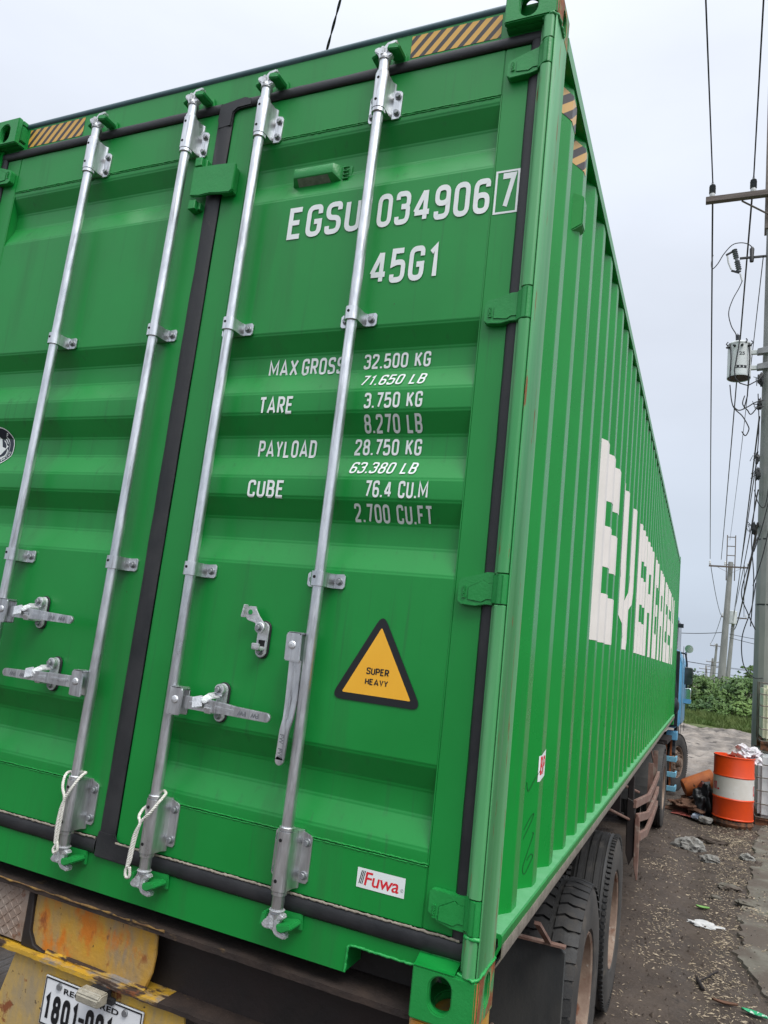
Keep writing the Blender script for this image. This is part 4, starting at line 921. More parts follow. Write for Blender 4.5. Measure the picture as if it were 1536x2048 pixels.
part('beam_bottom_flange', 'rusty_flange', lambda m: flange(m, -.929, -.175, .047, .22, -.212, -.1995, .002))
part('weld_bead', 'yellow_flange', lambda m: m.tube([(-1.40+.040*i, .076, -.195+rnd.uniform(-.002, .002)) for i in range(11)], .008, 8))
part('plate_panel', 'yellow_plate', lambda m: m.prism([(-1.517, -.2125), (-1.62, -.56), (-.78, -.56), (-.85, -.2125)], (0, .066, 0), (1, 0, 0), (0, 0, 1), (0, .01, 0)), bev=.002)
def numplate(mb): mb.box(-1.368, -.978, .056, .0615, -.383, -.243)
npl = part('number_plate', 'number_plate', numplate, bev=.003, seg=2)
pn_ = lambda u, v: ((u, .0558, v), (0, -1, 0))
fr = [(-1.363, -.983, -.2515, -.2475), (-1.363, -.983, -.3785, -.3745), (-1.363, -1.359, -.3745, -.2515), (-.987, -.983, -.3745, -.2515)]
drape([([(a, c), (b, c), (b, d), (a, d)], 0) for a, b, c, d in fr], pn_, [], 1, 'plate_border', 'black_vinyl', npl)
drape([(f, 1) for f, _ in font_faces('REGISTERED', -1.285, -1.068, -.278, -.262, 0, 1.02)], pn_, [], 1, 'plate_lettering', 'black_vinyl', npl)
drape([(q, l) for q, l in quads(strokes('1801 00140', -1.354, -.998, -.368, -.290, .23, 0, .26))]+[([(-1.212, -.334), (-1.190, -.334), (-1.190, -.322), (-1.212, -.322)], 0)], pn_, [], 1, 'plate_number', 'black_vinyl', npl)
for x_ in (-1.305, -1.045): part('plate_bolt', 'bolt_steel', lambda m: m.cyl((x_, .0555, -.263), (x_, .050, -.263), .0105, .009, n=14), npl)
part('plate_lamp', 'lamp_lens', lambda m: m.prism([(-.010, -.245), (-.012, -.222), (.0, -.212), (.03, -.212), (.03, -.245)], (-1.182, 0, 0), (0, 1, 0), (0, 0, 1), (.088, 0, 0)), bev=.004, seg=2)
part('lamp_bracket', 'rubber', lambda m: (m.box(-1.165, -1.105, .031, .055, -.235, -.2125), m.box(-1.180, -1.085, .040, .0555, -.250, -.2355)))
for x_ in (-.085, -W+.085):
    part('twistlock_block', 'yellow_chassis', lambda m: (m.box(x_-.078, x_+.078, .012, .19, -.13, -.002), m.box(x_-.06, x_+.06, .03, .20, -.25, -.131)), bev=.006, seg=2)
for x_ in (-.78, -1.66):
    part('main_beam', 'dark_chassis', lambda m: (m.box(x_-.07, x_+.07, .222, 11.6, -.026, -.010), m.box(x_-.008, x_+.008, .222, 11.6, -.46, -.0265), m.box(x_-.07, x_+.07, .222, 11.6, -.476, -.461)))
for y_ in (.9, 1.7, 2.9, 4.2, 5.4, 6.9, 8.2, 9.6, 11.0):
    part('cross_member', 'dark_chassis', lambda m: m.box(-2.05, -.38, y_-.05, y_+.05, -.16, -.05))
for y_ in (2.25, 3.52):
    part('axle', 'dark_chassis', lambda m: m.cyl((-2.15, y_, -.725), (-.29, y_, -.725), .07, n=16))
    part('leaf_spring', 'dark_chassis', lambda m: (m.tube([(-.79, y_-.55, -.50), (-.79, y_-.3, -.60), (-.79, y_, -.64), (-.79, y_+.3, -.60), (-.79, y_+.55, -.50)], .04, 6), m.box(-.84, -.74, y_-.06, y_+.06, -.72, -.58)))
    wheel(trl, (-.148, y_, -.725), lugs=(y_ < 3)); wheel(trl, (-.475, y_, -.725), out=-1, lugs=(y_ < 3))
    wheel(trl, (-W+.148, y_, -.725), out=-1, lugs=False)
part('hanger', 'dark_chassis', lambda m: m.box(-.86, -.70, 2.80, 2.97, -.75, -.476))
mf = part('mudflap', 'mudflap_rubber', lambda m: m.prism([(-.64, -.96), (-.64, -.205), (-.02, -.205), (.012, -.222), (.008, -.96)], (0, 1.30, 0), (1, 0, 0), (0, 0, 1), (0, .016, 0)), bev=.003)
for x_, z_ in ((-.12, -.52), (-.045, -.63), (-.10, -.70), (-.25, -.55)): part('flap_bolt', 'rim_rust', lambda m: m.cyl((x_, 1.2995, z_), (x_, 1.290, z_), .011, n=8), mf)
part('flap_bracket', 'faded_red_iron', lambda m: (m.bar((-.30, 1.292, -.203), (.012, 1.292, -.197), .03, .008), m.bar((-.055, 1.03, -.052), (-.052, 1.288, -.196), .022, .012)))
# bent side guard
part('guard_post', 'dark_chassis', lambda m: (m.prism([(-.125, -.24), (-.07, -.26), (-.052, -.30), (-.050, -.72), (-.085, -.80), (-.115, -.70)], (0, 5.30, 0), (1, 0, 0), (0, 0, 1), (0, .07, 0)), m.box(-.12, -.07, 5.31, 5.37, -.30, -.05)), bev=.006)
part('guard_leg', 'faded_red_iron', lambda m: (m.prism([(-.050, -.40), (-.030, -.36), (-.012, -.39), (-.006, -.60), (-.008, -.90), (-.022, -.90), (-.045, -.78)], (0, 5.28, 0), (1, 0, 0), (0, 0, 1), (0, .05, 0))), bev=.004)
for k, P in enumerate(([(-.058, 5.30, -.285), (-.010, 6.38, -.372), (.0, 6.9, -.350), (-.005, 7.98, -.335)], [(-.035, 5.30, -.395), (-.006, 6.24, -.520), (.003, 6.9, -.515), (-.003, 7.95, -.505)], [(-.012, 5.30, -.545), (.0, 6.02, -.640), (.004, 6.8, -.640), (-.002, 7.80, -.645)])):
    part('guard_rail', 'faded_red_iron', lambda m: [m.bar(P[i], Vector(P[i+1])+(Vector(P[i+1])-Vector(P[i])).normalized()*.006, .030, .070) for i in range(3)], bev=.004)
part('guard_upright', 'faded_red_iron', lambda m: m.bar((-.03, 6.9, -.10), (-.03, 6.9, -.67), .05, .03, (0, 1, 0)))
part('guard_upright', 'faded_red_iron', lambda m: m.bar((-.04, 7.9, -.06), (-.04, 7.9, -.67), .05, .03, (0, 1, 0)))
part('guard_strut', 'faded_red_iron', lambda m: m.tube([(-.55, 5.5, -.06), (-.10, 6.3, -.33)], .014, 8))
part('guard_strut', 'faded_red_iron', lambda m: m.tube([(-.60, 4.6, -.12), (-.10, 5.3, -.42)], .012, 8))
part('guard_strut', 'faded_red_iron', lambda m: m.tube([(-.25, 7.9, -.07), (-.10, 8.0, -.07), (-.03, 7.9, -.33)], .010, 8))
part('rear_reflector', 'red_vinyl', lambda m: m.box(-.55, -.40, 9.2, 9.23, -.30, -.24))
part('landing_leg', 'dark_chassis', lambda m: (m.box(-.62, -.48, 8.6, 8.74, -.98, -.08), m.box(-.66, -.44, 8.57, 8.77, -1.0, -.981)))
part('landing_leg', 'dark_chassis', lambda m: (m.box(-1.96, -1.82, 8.6, 8.74, -.98, -.08), m.box(-2.0, -1.78, 8.57, 8.77, -1.0, -.981)))

# ================================================================== tractor unit
trk = thing('truck_tractor', 'light blue cab-over truck tractor coupled to the container trailer', 'truck', (-1.22, 9.75, 0), rz=R(-1.5))
def tp(name, mat, fn, parent=trk, **k):
    mb = MB(); fn(mb); return mb.build(name, mat, parent, lift=False, **k)
tp('frame', 'dark_chassis', lambda m: (m.box(-.5, -.38, -1.0, 4.6, .72, .98), m.box(.38, .5, -1.0, 4.6, .72, .98), m.box(-.38, .38, -.2, .5, .85, .97), m.box(-1.0, 1.0, .95, 1.9, .55, .95)))
tp('rear_axle', 'dark_chassis', lambda m: m.cyl((-1.0, 0, .51), (1.0, 0, .51), .11, n=16))
wheel(trk, (1.085, 0, .51), R_=.51, w=.26, lugs=False, world=False); wheel(trk, (.76, 0, .51), R_=.51, w=.26, out=-1, lugs=False, world=False); wheel(trk, (-1.06, 0, .51), R_=.51, w=.26, out=-1, lugs=False, world=False)
wheel(trk, (1.07, 3.62, .51), R_=.51, w=.26, lugs=False, world=False, steer=R(-17), dished=False); wheel(trk, (-1.07, 3.62, .51), R_=.51, w=.26, out=-1, lugs=False, world=False, steer=R(-17), dished=False)
def fender(mb):
    N_ = 14
    for k in range(N_):
        t0, t1 = [R(58+(205-58)*i/N_) for i in (k, k+1)]
        for (x0, x1, r0, r1) in ((.60, 1.20, .575, .590), (1.185, 1.205, .535, .5745)):
            vs = []
            for t in (t0, t1):
                for x in (x0, x1):
                    for r in (r0, r1):
                        e = math.cos(t)*r; z = .51+math.sin(t)*r
                        vs.append((x, e, max(.36, z)))
            mb.add(vs, [(0, 1, 3, 2), (4, 6, 7, 5), (0, 4, 5, 1), (2, 3, 7, 6), (1, 5, 7, 3), (0, 2, 6, 4)])
tp('mudguard', 'fender_plastic', fender, smooth=50)
tp('mudguard_bracket', 'dark_chassis', lambda m: (m.box(.40, 1.16, .30, .38, 1.02, 1.10), m.box(.5, 1.19, .55, 1.6, 1.06, 1.12)))
# cab shell
cab = [(-1.20, 1.16), (-1.24, 1.26), (-1.24, 2.28), (-1.19, 2.44), (-1.12, 2.50), (-1.07, 3.22), (-1.0, 3.30), (1.0, 3.30), (1.07, 3.22), (1.12, 2.50), (1.19, 2.44), (1.24, 2.28), (1.24, 1.26), (1.20, 1.16)]
cabo = tp('cab_body', 'cab_blue', lambda m: m.prism([(a, b) for a, b in cab], (0, 2.75, 0), (1, 0, 0), (0, 0, 1), (0, 1.5, 0)), bev=.04, seg=3)
tp('cab_rear_window', 'mirror_dark', lambda m: m.prism([(-.7, 2.15), (.7, 2.15), (.66, 2.75), (-.66, 2.75)], (0, 2.742, 0), (1, 0, 0), (0, 0, 1), (0, .007, 0)), cabo)
tp('cab_side_window', 'mirror_dark', lambda m: m.prism([(3.05, 2.52), (4.2, 2.52), (4.15, 3.05), (3.3, 3.08)], (1.05, 0, 0), (0, 1, 0), (0, 0, 1), (.075, 0, 0)), cabo)
tp('door_seam', 'cab_dark', lambda m: (m.box(1.236, 1.244, 2.98, 2.995, 1.05, 2.6), m.box(1.236, 1.244, 4.10, 4.115, 1.05, 2.6)), cabo)
tp('cab_corner_trim', 'cab_dark', lambda m: (m.box(.98, 1.20, 2.64, 2.742, 1.20, 2.5), m.box(.95, 1.06, 2.66, 2.742, 2.5005, 3.28), m.tube([(1.12, 2.62, 1.30), (1.15, 2.60, 1.75), (1.08, 2.60, 2.3), (1.04, 2.62, 3.25)], .04, 10)), cabo, bev=.01)
tp('air_intake', 'cab_dark', lambda m: m.lathe([(.0, -.16), (.08, -.14), (.125, -.05), (.125, .05), (.08, .14), (0, .16)], (1.10, 2.60, 1.55), (0, 0, 1), 20), cabo)
tp('wheel_arch', 'cab_dark', lambda m: [m.bar((1.14, 3.62+.60*math.cos(R(a)), .51+.60*math.sin(R(a))), (1.14, 3.62+.60*math.cos(R(a+12)), .51+.60*math.sin(R(a+12))), .16, .05, (1, 0, 0)) for a in range(18, 162, 12)], cabo)
tp('cab_skirt', 'cab_blue', lambda m: m.prism([(2.80, 1.10), (3.06, 1.10), (3.06, 1.02), (3.00, .95), (2.80, .95)], (1.02, 0, 0), (0, 1, 0), (0, 0, 1), (.18, 0, 0)), cabo, bev=.01)
tp('front_bumper', 'cab_blue', lambda m: m.box(-1.2, 1.2, 4.0, 4.32, .45, .95), cabo, bev=.03)
for z_, y_ in ((.62, 2.90), (.36, 2.90), (.12, 2.93)):
    tp('step', 'step_blue', lambda m: (m.box(.98, 1.20, y_-.03, y_+.0, z_-.045, z_+.045), m.box(1.17, 1.20, y_+.0005, y_+.30, z_-.04, z_+.04)), cabo, bev=.006)
for x_ in (1.02, 1.10): tp('step_rail', 'rust_orange', lambda m: m.bar((x_, 2.95, .10), (x_, 2.95, .98), .03, .03, (0, 1, 0)), cabo)
tp('mirror_arm', 'cab_dark', lambda m: (m.tube([(1.16, 3.7, 2.50), (1.24, 3.72, 2.48), (1.27, 3.7, 2.30), (1.28, 3.68, 1.62)], .018, 8), m.tube([(1.18, 3.7, 1.55), (1.28, 3.68, 1.60)], .018, 8)), cabo)
tp('mirror', 'mirror_dark', lambda m: m.prism(rounded([(1.20, 1.92), (1.38, 1.92), (1.385, 2.24), (1.20, 2.24)], .04, True), (0, 3.60, 0), (1, 0, 0), (0, 0, 1), (0, .08, 0)), cabo, bev=.01)
tp('mirror', 'chrome', lambda m: m.prism(rounded([(1.21, 1.62), (1.36, 1.62), (1.365, 1.86), (1.21, 1.86)], .04, True), (0, 3.60, 0), (1, 0, 0), (0, 0, 1), (0, .08, 0)), cabo, bev=.01)
tp('mirror_back', 'cab_blue', lambda m: m.prism(rounded([(1.20, 1.58), (1.37, 1.58), (1.37, 1.66), (1.20, 1.66)], .03, True), (0, 3.592, 0), (1, 0, 0), (0, 0, 1), (0, .09, 0)), cabo)
tp('work_lamp', 'chrome', lambda m: (m.cyl((1.30, 3.62, 2.58), (1.30, 3.72, 2.58), .075, .04, n=24), m.tube([(1.30, 3.70, 2.58), (1.22, 3.72, 2.48)], .015, 8)), cabo, smooth=50)
tp('roof_marker', 'cab_dark', lambda m: (m.tube([(1.0, 3.0, 3.0), (1.16, 3.0, 2.98)], .03, 8), m.box(1.13, 1.22, 2.96, 3.04, 2.93, 3.0)), cabo)

# ================================================================== drums, bags, tanks beside the pole
DX, DY, DB_ = .905, 10.74, -1.115
drum = thing('oil_drum', 'upright orange steel drum with a white band and red lettering beside the utility pole', 'drum', (DX, DY, ZC-1.24))
r0 = .276
prof = [(r0*.2, .0), (r0, .0), (r0+.006, .012), (r0, .02)]
def dpt(lst): return [(r, z) for r, z in lst]
def dl(mat, name, pr, parent=drum): return MB().lathe(pr, (DX, DY, DB_), (0, 0, 1), 56).build(name, mat, parent, smooth=40)
dl('drum_orange', 'drum_body', [(.02, .002), (r0-.004, .0), (r0+.004, .006), (r0+.004, .016), (r0-.002, .022), (r0-.002, .26), (r0+.007, .285), (r0-.001, .30)])
dl('drum_white', 'drum_band', [(r0-.001, .30), (r0-.001, .575), (r0+.0, .585)])
dl('drum_orange', 'drum_body', [(r0, .585), (r0+.008, .60), (r0-.002, .62), (r0-.002, .86), (r0+.005, .868), (r0+.005, .880), (r0-.004, .884), (r0-.008, .875), (r0-.010, .80), (.02, .79)])
dl('drum_rust', 'drum_base', [(.05, -.125), (r0-.03, -.125), (r0+.004, -.06), (r0-.008, -.012), (.05, -.012)])
def on_drum(u, v): t = u; return ((DX+(r0+.0)*math.cos(t), DY+(r0)*math.sin(t), DB_+v), (math.cos(t), math.sin(t), 0))
def drum_text(s_, t0, t1, z0, z1):
    fs = font_faces(s_, t0, t1, z0, z1); drape([(f, 2) for f, _ in fs], on_drum, [t0+(t1-t0)*i/8 for i in range(1, 8)], 0, 'drum_lettering', 'red_vinyl', drum)
drum_text('il.', R(196), R(226), .39, .50); drum_text('L', R(338), R(352), .36, .50)

def crumple(mb, c, rx, ry, rz, seed, n=2, amp=.35, flat=None):
    bm = bmesh.new(); bmesh.ops.create_icosphere(bm, subdivisions=n+1, radius=1)
    o = Vector((seed*3.1, seed*1.7, seed*.9))
    vs = []
    for v in bm.verts:
        k = 1+amp*noise.noise(v.co*1.6+o)+amp*.6*noise.noise(v.co*4.2+o)
        p = Vector((v.co.x*rx, v.co.y*ry, v.co.z*rz))*k+Vector(c)
        if flat is not None and p.z < flat: p.z = flat
        vs.append(p)
    bm.verts.index_update(); fs = [tuple(v.index for v in f.verts) for f in bm.faces]; bm.free(); mb.add(vs, fs)
def blob(name, label, cat, mat, c, rx, ry, rz, seed, n=3, amp=.35, smooth=50, group=None, flat=-1.245):
    mb = MB(); crumple(mb, c, rx, ry, rz, seed, n, amp, flat); return tag(mb.build(name, mat, None, smooth=smooth), label, cat, group)
blob('plastic_bag', 'crumpled translucent plastic bag stuffed into the top of the orange drum', 'bag', 'plastic_bag', (1.09, 10.88, -.215), .17, .18, .12, 3, 3, .75, 20, flat=-.32)
blob('rag_bundle', 'pale crumpled wrapping lying on the rim of the orange drum', 'rag', 'litter_white', (.98, 10.93, -.225), .11, .12, .06, 5, 3, .8, 18, flat=-.32)
blob('garbage_bag', 'black garbage bag slumped against the left side of the orange drum', 'bag', 'black_bag', (.545, 11.0, -1.02), .16, .17, .27, 8, 3, .4, 60)
blob('jerry_can_heap', 'dark red dented metal can behind the black garbage bag', 'can', 'dark_red', (.50, 11.25, -.98), .14, .14, .26, 11, 2, .2, 25)
def half_drum(mb):
    P = []
    c = Vector((.43, 11.35, -.80)); ax = Vector((.80, .25, .34)).normalized()
    mb.lathe([(.02, -.24), (.12, -.24), (.135, -.21), (.15, .0), (.165, .24), (.158, .24), (.145, .0), (.12, -.22)], c, ax, 28)
tag(MB().build('x', 'rust_orange') if False else (lambda m: (half_drum(m), m.build('rusty_bucket', 'rust_orange', None))[1])(MB()), 'rusty orange bucket lying tilted on the rubbish behind the drum', 'bucket')
blob('rubbish_heap', 'low heap of trampled rubbish and mud between truck wheel and drum', 'rubbish', 'dead_leaf', (.40, 11.35, -1.16), .34, .45, .14, 14, 4, .6, 20)
blob('plastic_bottle', 'crushed clear plastic bottle on the ground left of the drum', 'bottle', 'litter_blue', (.44, 10.75, -1.19), .09, .05, .045, 17, 2, .4, 40)
blob('cloth_scrap', 'flat faded red cloth scrap on the mud behind the truck', 'cloth', 'red_cloth', (.28, 11.05, -1.228), .20, .22, .02, 19, 3, .5, 20)
blob('stone', 'dark rounded stone at the left foot of the orange drum', 'rock', 'rock_grey', (.545, 10.62, -1.20), .10, .07, .055, 21, 3, .25, 60)

def ibc(name, label, x0, y0, z0, wx, wy, hz, mat):
    t = thing(name, label, 'tank', (x0+wx/2, y0+wy/2, z0+ZC), 'caged bulk tanks by the pole')
    mb = MB(); mb.box(x0+.03, x0+wx-.03, y0+.03, y0+wy-.03, z0+.13, z0+hz-.04); mb.build('tank_body', mat, t, bev=.05, seg=4)
    mb = MB()
    for k in range(2): mb.box(x0, x0+wx, y0+.02+k*(wy-.14), y0+.12+k*(wy-.14), z0, z0+.10)
    mb.box(x0, x0+wx, y0, y0+wy, z0+.1005, z0+.128); mb.build('pallet', 'drum_rust', t)
    zz = [z0+.14+(hz-.15)*i/5 for i in range(6)]
    for z in zz:
        MB().tube([(x0, y0, z), (x0+wx, y0, z), (x0+wx, y0+wy, z), (x0, y0+wy, z), (x0, y0, z)], .008, 6).build('cage_hoop', 'cage_steel', t, smooth=80)
    for i in range(5):
        x = x0+.20+(wx-.24)*i/4; MB().tube([(x, y0-.012, z0+.13), (x, y0-.012, z0+hz)], .0095, 6).build('cage_upright', 'cage_steel', t, smooth=80)
    for i in range(2, 5, 2):
        y = y0+wy*i/5; MB().tube([(x0-.012, y, z0+.13), (x0-.012, y, z0+hz)], .0095, 6).build('cage_upright', 'cage_steel', t, smooth=80)
ibc('bulk_tank', 'white caged bulk tank on the ground, lower of the stacked pair', 1.225, 11.14, -1.24, 1.0, 1.0, 1.10, 'ibc_white')
ibc('bulk_tank', 'yellowish caged bulk tank on top of the white one beside the pole', 1.275, 11.18, -.135, 1.0, 1.0, 1.02, 'ibc_plastic')
# ================================================================== ground
def gmat():
    m = bpy.data.materials.new('mud_ground'); m.use_nodes = True; nt = m.node_tree; N = nt.nodes; L = nt.links; b = N['Principled BSDF']
    tc = N.new('ShaderNodeTexCoord'); sp = N.new('ShaderNodeSeparateXYZ'); L.new(tc.outputs['Object'], sp.inputs[0])
    def nz(sc, st=(1, 1, 1), det=8, ro=.62, rot=0):
        mp = N.new('ShaderNodeMapping'); mp.inputs['Scale'].default_value = st; mp.inputs['Rotation'].default_value = (0, 0, rot); L.new(tc.outputs['Object'], mp.inputs[0])
        n = N.new('ShaderNodeTexNoise'); n.inputs['Scale'].default_value = sc; n.inputs['Detail'].default_value = det; n.inputs['Roughness'].default_value = ro; L.new(mp.outputs[0], n.inputs['Vector']); return n.outputs[0]
    def rng(x, a, c, lo=0., hi=1.):
        q = N.new('ShaderNodeMapRange'); q.inputs[1].default_value = a; q.inputs[2].default_value = c; q.inputs[3].default_value = lo; q.inputs[4].default_value = hi; L.new(x, q.inputs[0]); return q.outputs[0]
    def mix(f, a, c):
        q = N.new('ShaderNodeMix'); q.data_type = 'RGBA'; L.new(f, q.inputs[0])
        for i, v in ((6, a), (7, c)):
            if isinstance(v, tuple): q.inputs[i].default_value = (*v, 1)
            else: L.new(v, q.inputs[i])
        return q.outputs[2]
    def ma(op, a, c):
        q = N.new('ShaderNodeMath'); q.operation = op
        for i, v in ((0, a), (1, c)):
            if isinstance(v, (int, float)): q.inputs[i].default_value = v
            else: L.new(v, q.inputs[i])
        return q.outputs[0]
    mud = mix(rng(nz(2.1), .35, .68), (.042, .031, .024), (.078, .058, .044))
    mud = mix(rng(nz(38), .55, .75), mud, (.105, .080, .060))
    mud = mix(rng(nz(9), .60, .72), mud, (.022, .017, .014))
    sand = mix(rng(nz(1.1, (1, .35, 1)), .40, .60), (.10, .086, .073), (.26, .225, .19))
    sand = mix(rng(nz(3.4, (.8, .3, 1)), .56, .66), sand, (.055, .047, .040))
    far = ma('ADD', sp.outputs[1], ma('MULTIPLY', nz(.35), 9.))
    col = mix(rng(far, 17, 24), mud, sand)
    L.new(col, b.inputs['Base Color'])
    L.new(rng(nz(2.6), .35, .7, .95, .42), b.inputs['Roughness']); b.inputs['Specular IOR Level'].default_value = .35
    # fine relief: grit plus tyre tread lines running along the lane
    wv = N.new('ShaderNodeTexWave'); mp = N.new('ShaderNodeMapping'); mp.inputs['Rotation'].default_value = (0, 0, R(-4)); L.new(tc.outputs['Object'], mp.inputs[0]); L.new(mp.outputs[0], wv.inputs['Vector'])
    wv.inputs['Scale'].default_value = 4.6; wv.inputs['Distortion'].default_value = 2.2; wv.inputs['Detail'].default_value = 2; wv.inputs['Detail Scale'].default_value = .25
    tr = ma('MULTIPLY', rng(wv.outputs[1], .72, .98), rng(nz(1.2, (1.6, .25, 1)), .54, .66))
    h = ma('SUBTRACT', ma('ADD', ma('MULTIPLY', nz(70), .35), ma('MULTIPLY', nz(14), .8)), ma('MULTIPLY', tr, .35))
    bp = N.new('ShaderNodeBump'); bp.inputs['Strength'].default_value = .9; bp.inputs['Distance'].default_value = .02; L.new(h, bp.inputs['Height']); L.new(bp.outputs[0], b.inputs['Normal'])
    MATS['mud_ground'] = m
gmat()
def gz(x, y):
    d = math.hypot(x-.5, y-6)
    a = .020*noise.noise(Vector((x*1.3, y*.9, 0)))+.012*noise.noise(Vector((x*4.1, y*3.3, 4)))+.006*noise.noise(Vector((x*11, y*9, 9)))
    if y > 13: a += min(1, (y-13)/6)*(.07*noise.noise(Vector((x*.8, y*.5, 2)))+.05*noise.noise(Vector((x*2.4, y*1.4, 7)))+.03*noise.noise(Vector((x*6, y*3, 1))))
    rut = 0
    for c, w_ in ((.40, .16), (-.95, .18)):
        rut -= .025*math.exp(-((x-c-.05*math.sin(y*.3))/w_)**2)
    f = 1 if d < 30 else max(0, 1-(d-30)/30)
    v = (a+rut)*f
    if x > .75: v += .02*min(1, (x-.75)/.3)
    return v
def axis(fine0, fine1, step, lim0, lim1):
    v = []; x = fine0
    while x <= fine1: v.append(x); x += step
    s = step; x = fine1
    while x < lim1: s *= 1.22; x += s; v.append(min(x, lim1))
    s = step; x = fine0; w = []
    while x > lim0: s *= 1.22; x -= s; w.append(max(x, lim0))
    return w[::-1]+v
gx = axis(-.6, 2.4, .032, -900, 900); gy = axis(3.0, 15, .042, -300, 15.1)[:-1]+[15.1+.09*i for i in range(205)]+axis(33.6, 33.7, .2, 33.55, 1600)[1:]
mb = MB(); nx = len(gx)
mb.v = [(x, y, gz(x, y)) for y in gy for x in gx]; mb.f = [(j*nx+i, j*nx+i+1, (j+1)*nx+i+1, (j+1)*nx+i) for j in range(len(gy)-1) for i in range(nx-1)]; mb.m = [0]*len(mb.f)
ground = mb.build('ground', 'mud_ground', None, lift=False, smooth=0); ground.data.shade_smooth(); tag(ground, kind='structure')
# broken concrete apron along the right edge
rnd = random.Random(12)
edge = [(.93, 4.2), (.82, 5.0), (.80, 5.9), (.88, 6.7), (.97, 7.6), (1.05, 8.7), (1.16, 9.6), (1.19, 10.2), (1.30, 11.0), (1.36, 11.6), (1.45, 14)]
E_ = []
for (a, b), (c, d) in zip(edge, edge[1:]):
    for k in range(14): t = k/14; yy = b+(d-b)*t; E_.append((a+(c-a)*t+rnd.uniform(-.025, .025)+.10*noise.noise(Vector((yy*1.1, 3, 0)))+.06*noise.noise(Vector((yy*4, 8, 0))), yy))
mb = MB(); cols = [0, .015, .04, .09, .16, .28, .5, .9, 1.6, 3, 6]
for i, (x, y) in enumerate(E_):
    for j, dx in enumerate(cols):
        h_ = -.03 if j == 0 else .004+.024*min(1, dx/.4)+.014*noise.noise(Vector(((x+dx)*5, y*5, 1)))+.02*noise.noise(Vector(((x+dx)*1.5, y*1.5, 6)))
        mb.v.append((x+dx, y, gz(x+dx, y)*.5+h_+.015))
k = len(cols); mb.f = [(i*k+j, i*k+j+1, (i+1)*k+j+1, (i+1)*k+j) for i in range(len(E_)-1) for j in range(k-1)]; mb.m = [0]*len(mb.f)
tag(mb.build('pavement', 'concrete_slab', None, lift=False, smooth=40), kind='structure')
def ground_top(x, y):
    z = gz(x, y)
    for (a, b), (c, d) in zip(edge, edge[1:]):
        if b <= y <= d:
            ex = a+(c-a)*(y-b)/(d-b)
            if x > ex: z = max(z, gz(x, y)*.5+.019+.024*min(1, (x-ex)/.4))
    return z
# pale husks and chips trodden into the mud: nobody could count them
mb = MB(); rnd = random.Random(5); cnt = 0
while cnt < 7500:
    y = 3.4+9.2*rnd.random()**1.15; x = rnd.uniform(-.1, 1.55)
    dens = .04+1.1*max(0, noise.noise(Vector((x*2.6, y*1.4, 3)))-.05)+.35*max(0, noise.noise(Vector((x*7, y*5, 5))))+.22*max(0, 1-abs(x-(.72+.03*(y-5)))/.28)
    if x < .45: dens *= .45
    if rnd.random() > dens: continue
    cnt += 1; z = ground_top(x, y)+.004; t = rnd.uniform(0, 6.28); l = rnd.uniform(.005, .017)*(1.6 if rnd.random() < .08 else 1); w_ = l*rnd.uniform(.10, .32)
    a = Vector((math.cos(t), math.sin(t), rnd.uniform(-.3, .3)))*l; b = Vector((-math.sin(t), math.cos(t), rnd.uniform(-.4, .4)))*w_; c = Vector((x, y, z))
    mb.add([c-a, c-b*.9, c+a, c+b, c+Vector((0, 0, l*.35))], [(0, 1, 4), (1, 2, 4), (2, 3, 4), (3, 0, 4)])
tag(mb.build('husk_litter', 'husk', None, lift=False, smooth=0), 'pale husks and wood chips scattered over the mud', kind='stuff')
mb = MB(); rnd = random.Random(9)
for i in range(1500):
    y = 3.2+10*rnd.random(); x = rnd.uniform(-.3, 1.6); s_ = rnd.uniform(.006, .020)*(1.8 if rnd.random() < .05 else 1); z = ground_top(x, y)
    bm_ = [Vector((1, 0, 0)), Vector((0, 1, 0)), Vector((-1, 0, 0)), Vector((0, -1, 0)), Vector((0, 0, 1))]
    t = rnd.uniform(0, 6); M3 = Matrix.Rotation(t, 3, 'Z'); P = [Vector((x, y, z))+M3@(v*s_*rnd.uniform(.6, 1.2)) for v in bm_]
    mb.add(P, [(0, 1, 4), (1, 2, 4), (2, 3, 4), (3, 0, 4)])
tag(mb.build('mud_clods', 'mud_ground', None, lift=False, smooth=0), 'small dark mud clods on the lane', kind='stuff')
def grounded(name, label, cat, mat, x, y, rx, ry, rz, seed, amp=.3, n=3, sm=25, group=None):
    mb = MB(); z = ground_top(x, y); crumple(mb, (x, y, z+rz*.35), rx, ry, rz, seed, n, amp, z-.02); o = mb.build(name, mat, None, lift=False, smooth=sm); return tag(o, label, cat, group)
grounded('rock', 'largest grey rock, angular, lying on the mud between truck and drum', 'rock', 'rock_grey', .36, 8.72, .17, .11, .11, 4, .45)
grounded('rock', 'second grey rock, low and flat, right of the largest one', 'rock', 'rock_grey', .60, 8.15, .10, .08, .055, 6, .4)
grounded('rock', 'small tan rock at the pavement edge near the drum', 'rock', 'rock_grey', 1.0, 8.55, .07, .06, .05, 9, .4)
grounded('rock', 'flat pale stone set in the husks by the pavement edge', 'rock', 'concrete_slab', .77, 7.15, .11, .10, .03, 13, .35)
grounded('rock', 'flat pale chunk of broken pavement right of the flat pale stone', 'rock', 'concrete_slab', .93, 6.55, .12, .08, .03, 15, .4)
grounded('rock', 'thin pale stone lower down the lane from the other flat ones', 'rock', 'concrete_slab', .66, 6.65, .07, .05, .02, 16, .4)
grounded('litter_scrap', 'dirty white crumpled scrap trodden into the lane', 'litter', 'litter_white', .555, 5.72, .13, .07, .012, 23, .7, 3, 15)
grounded('mud_clod', 'dark ridge of mud below the drum', 'mud', 'mud_ground', .62, 9.35, .20, .07, .04, 29, .5)
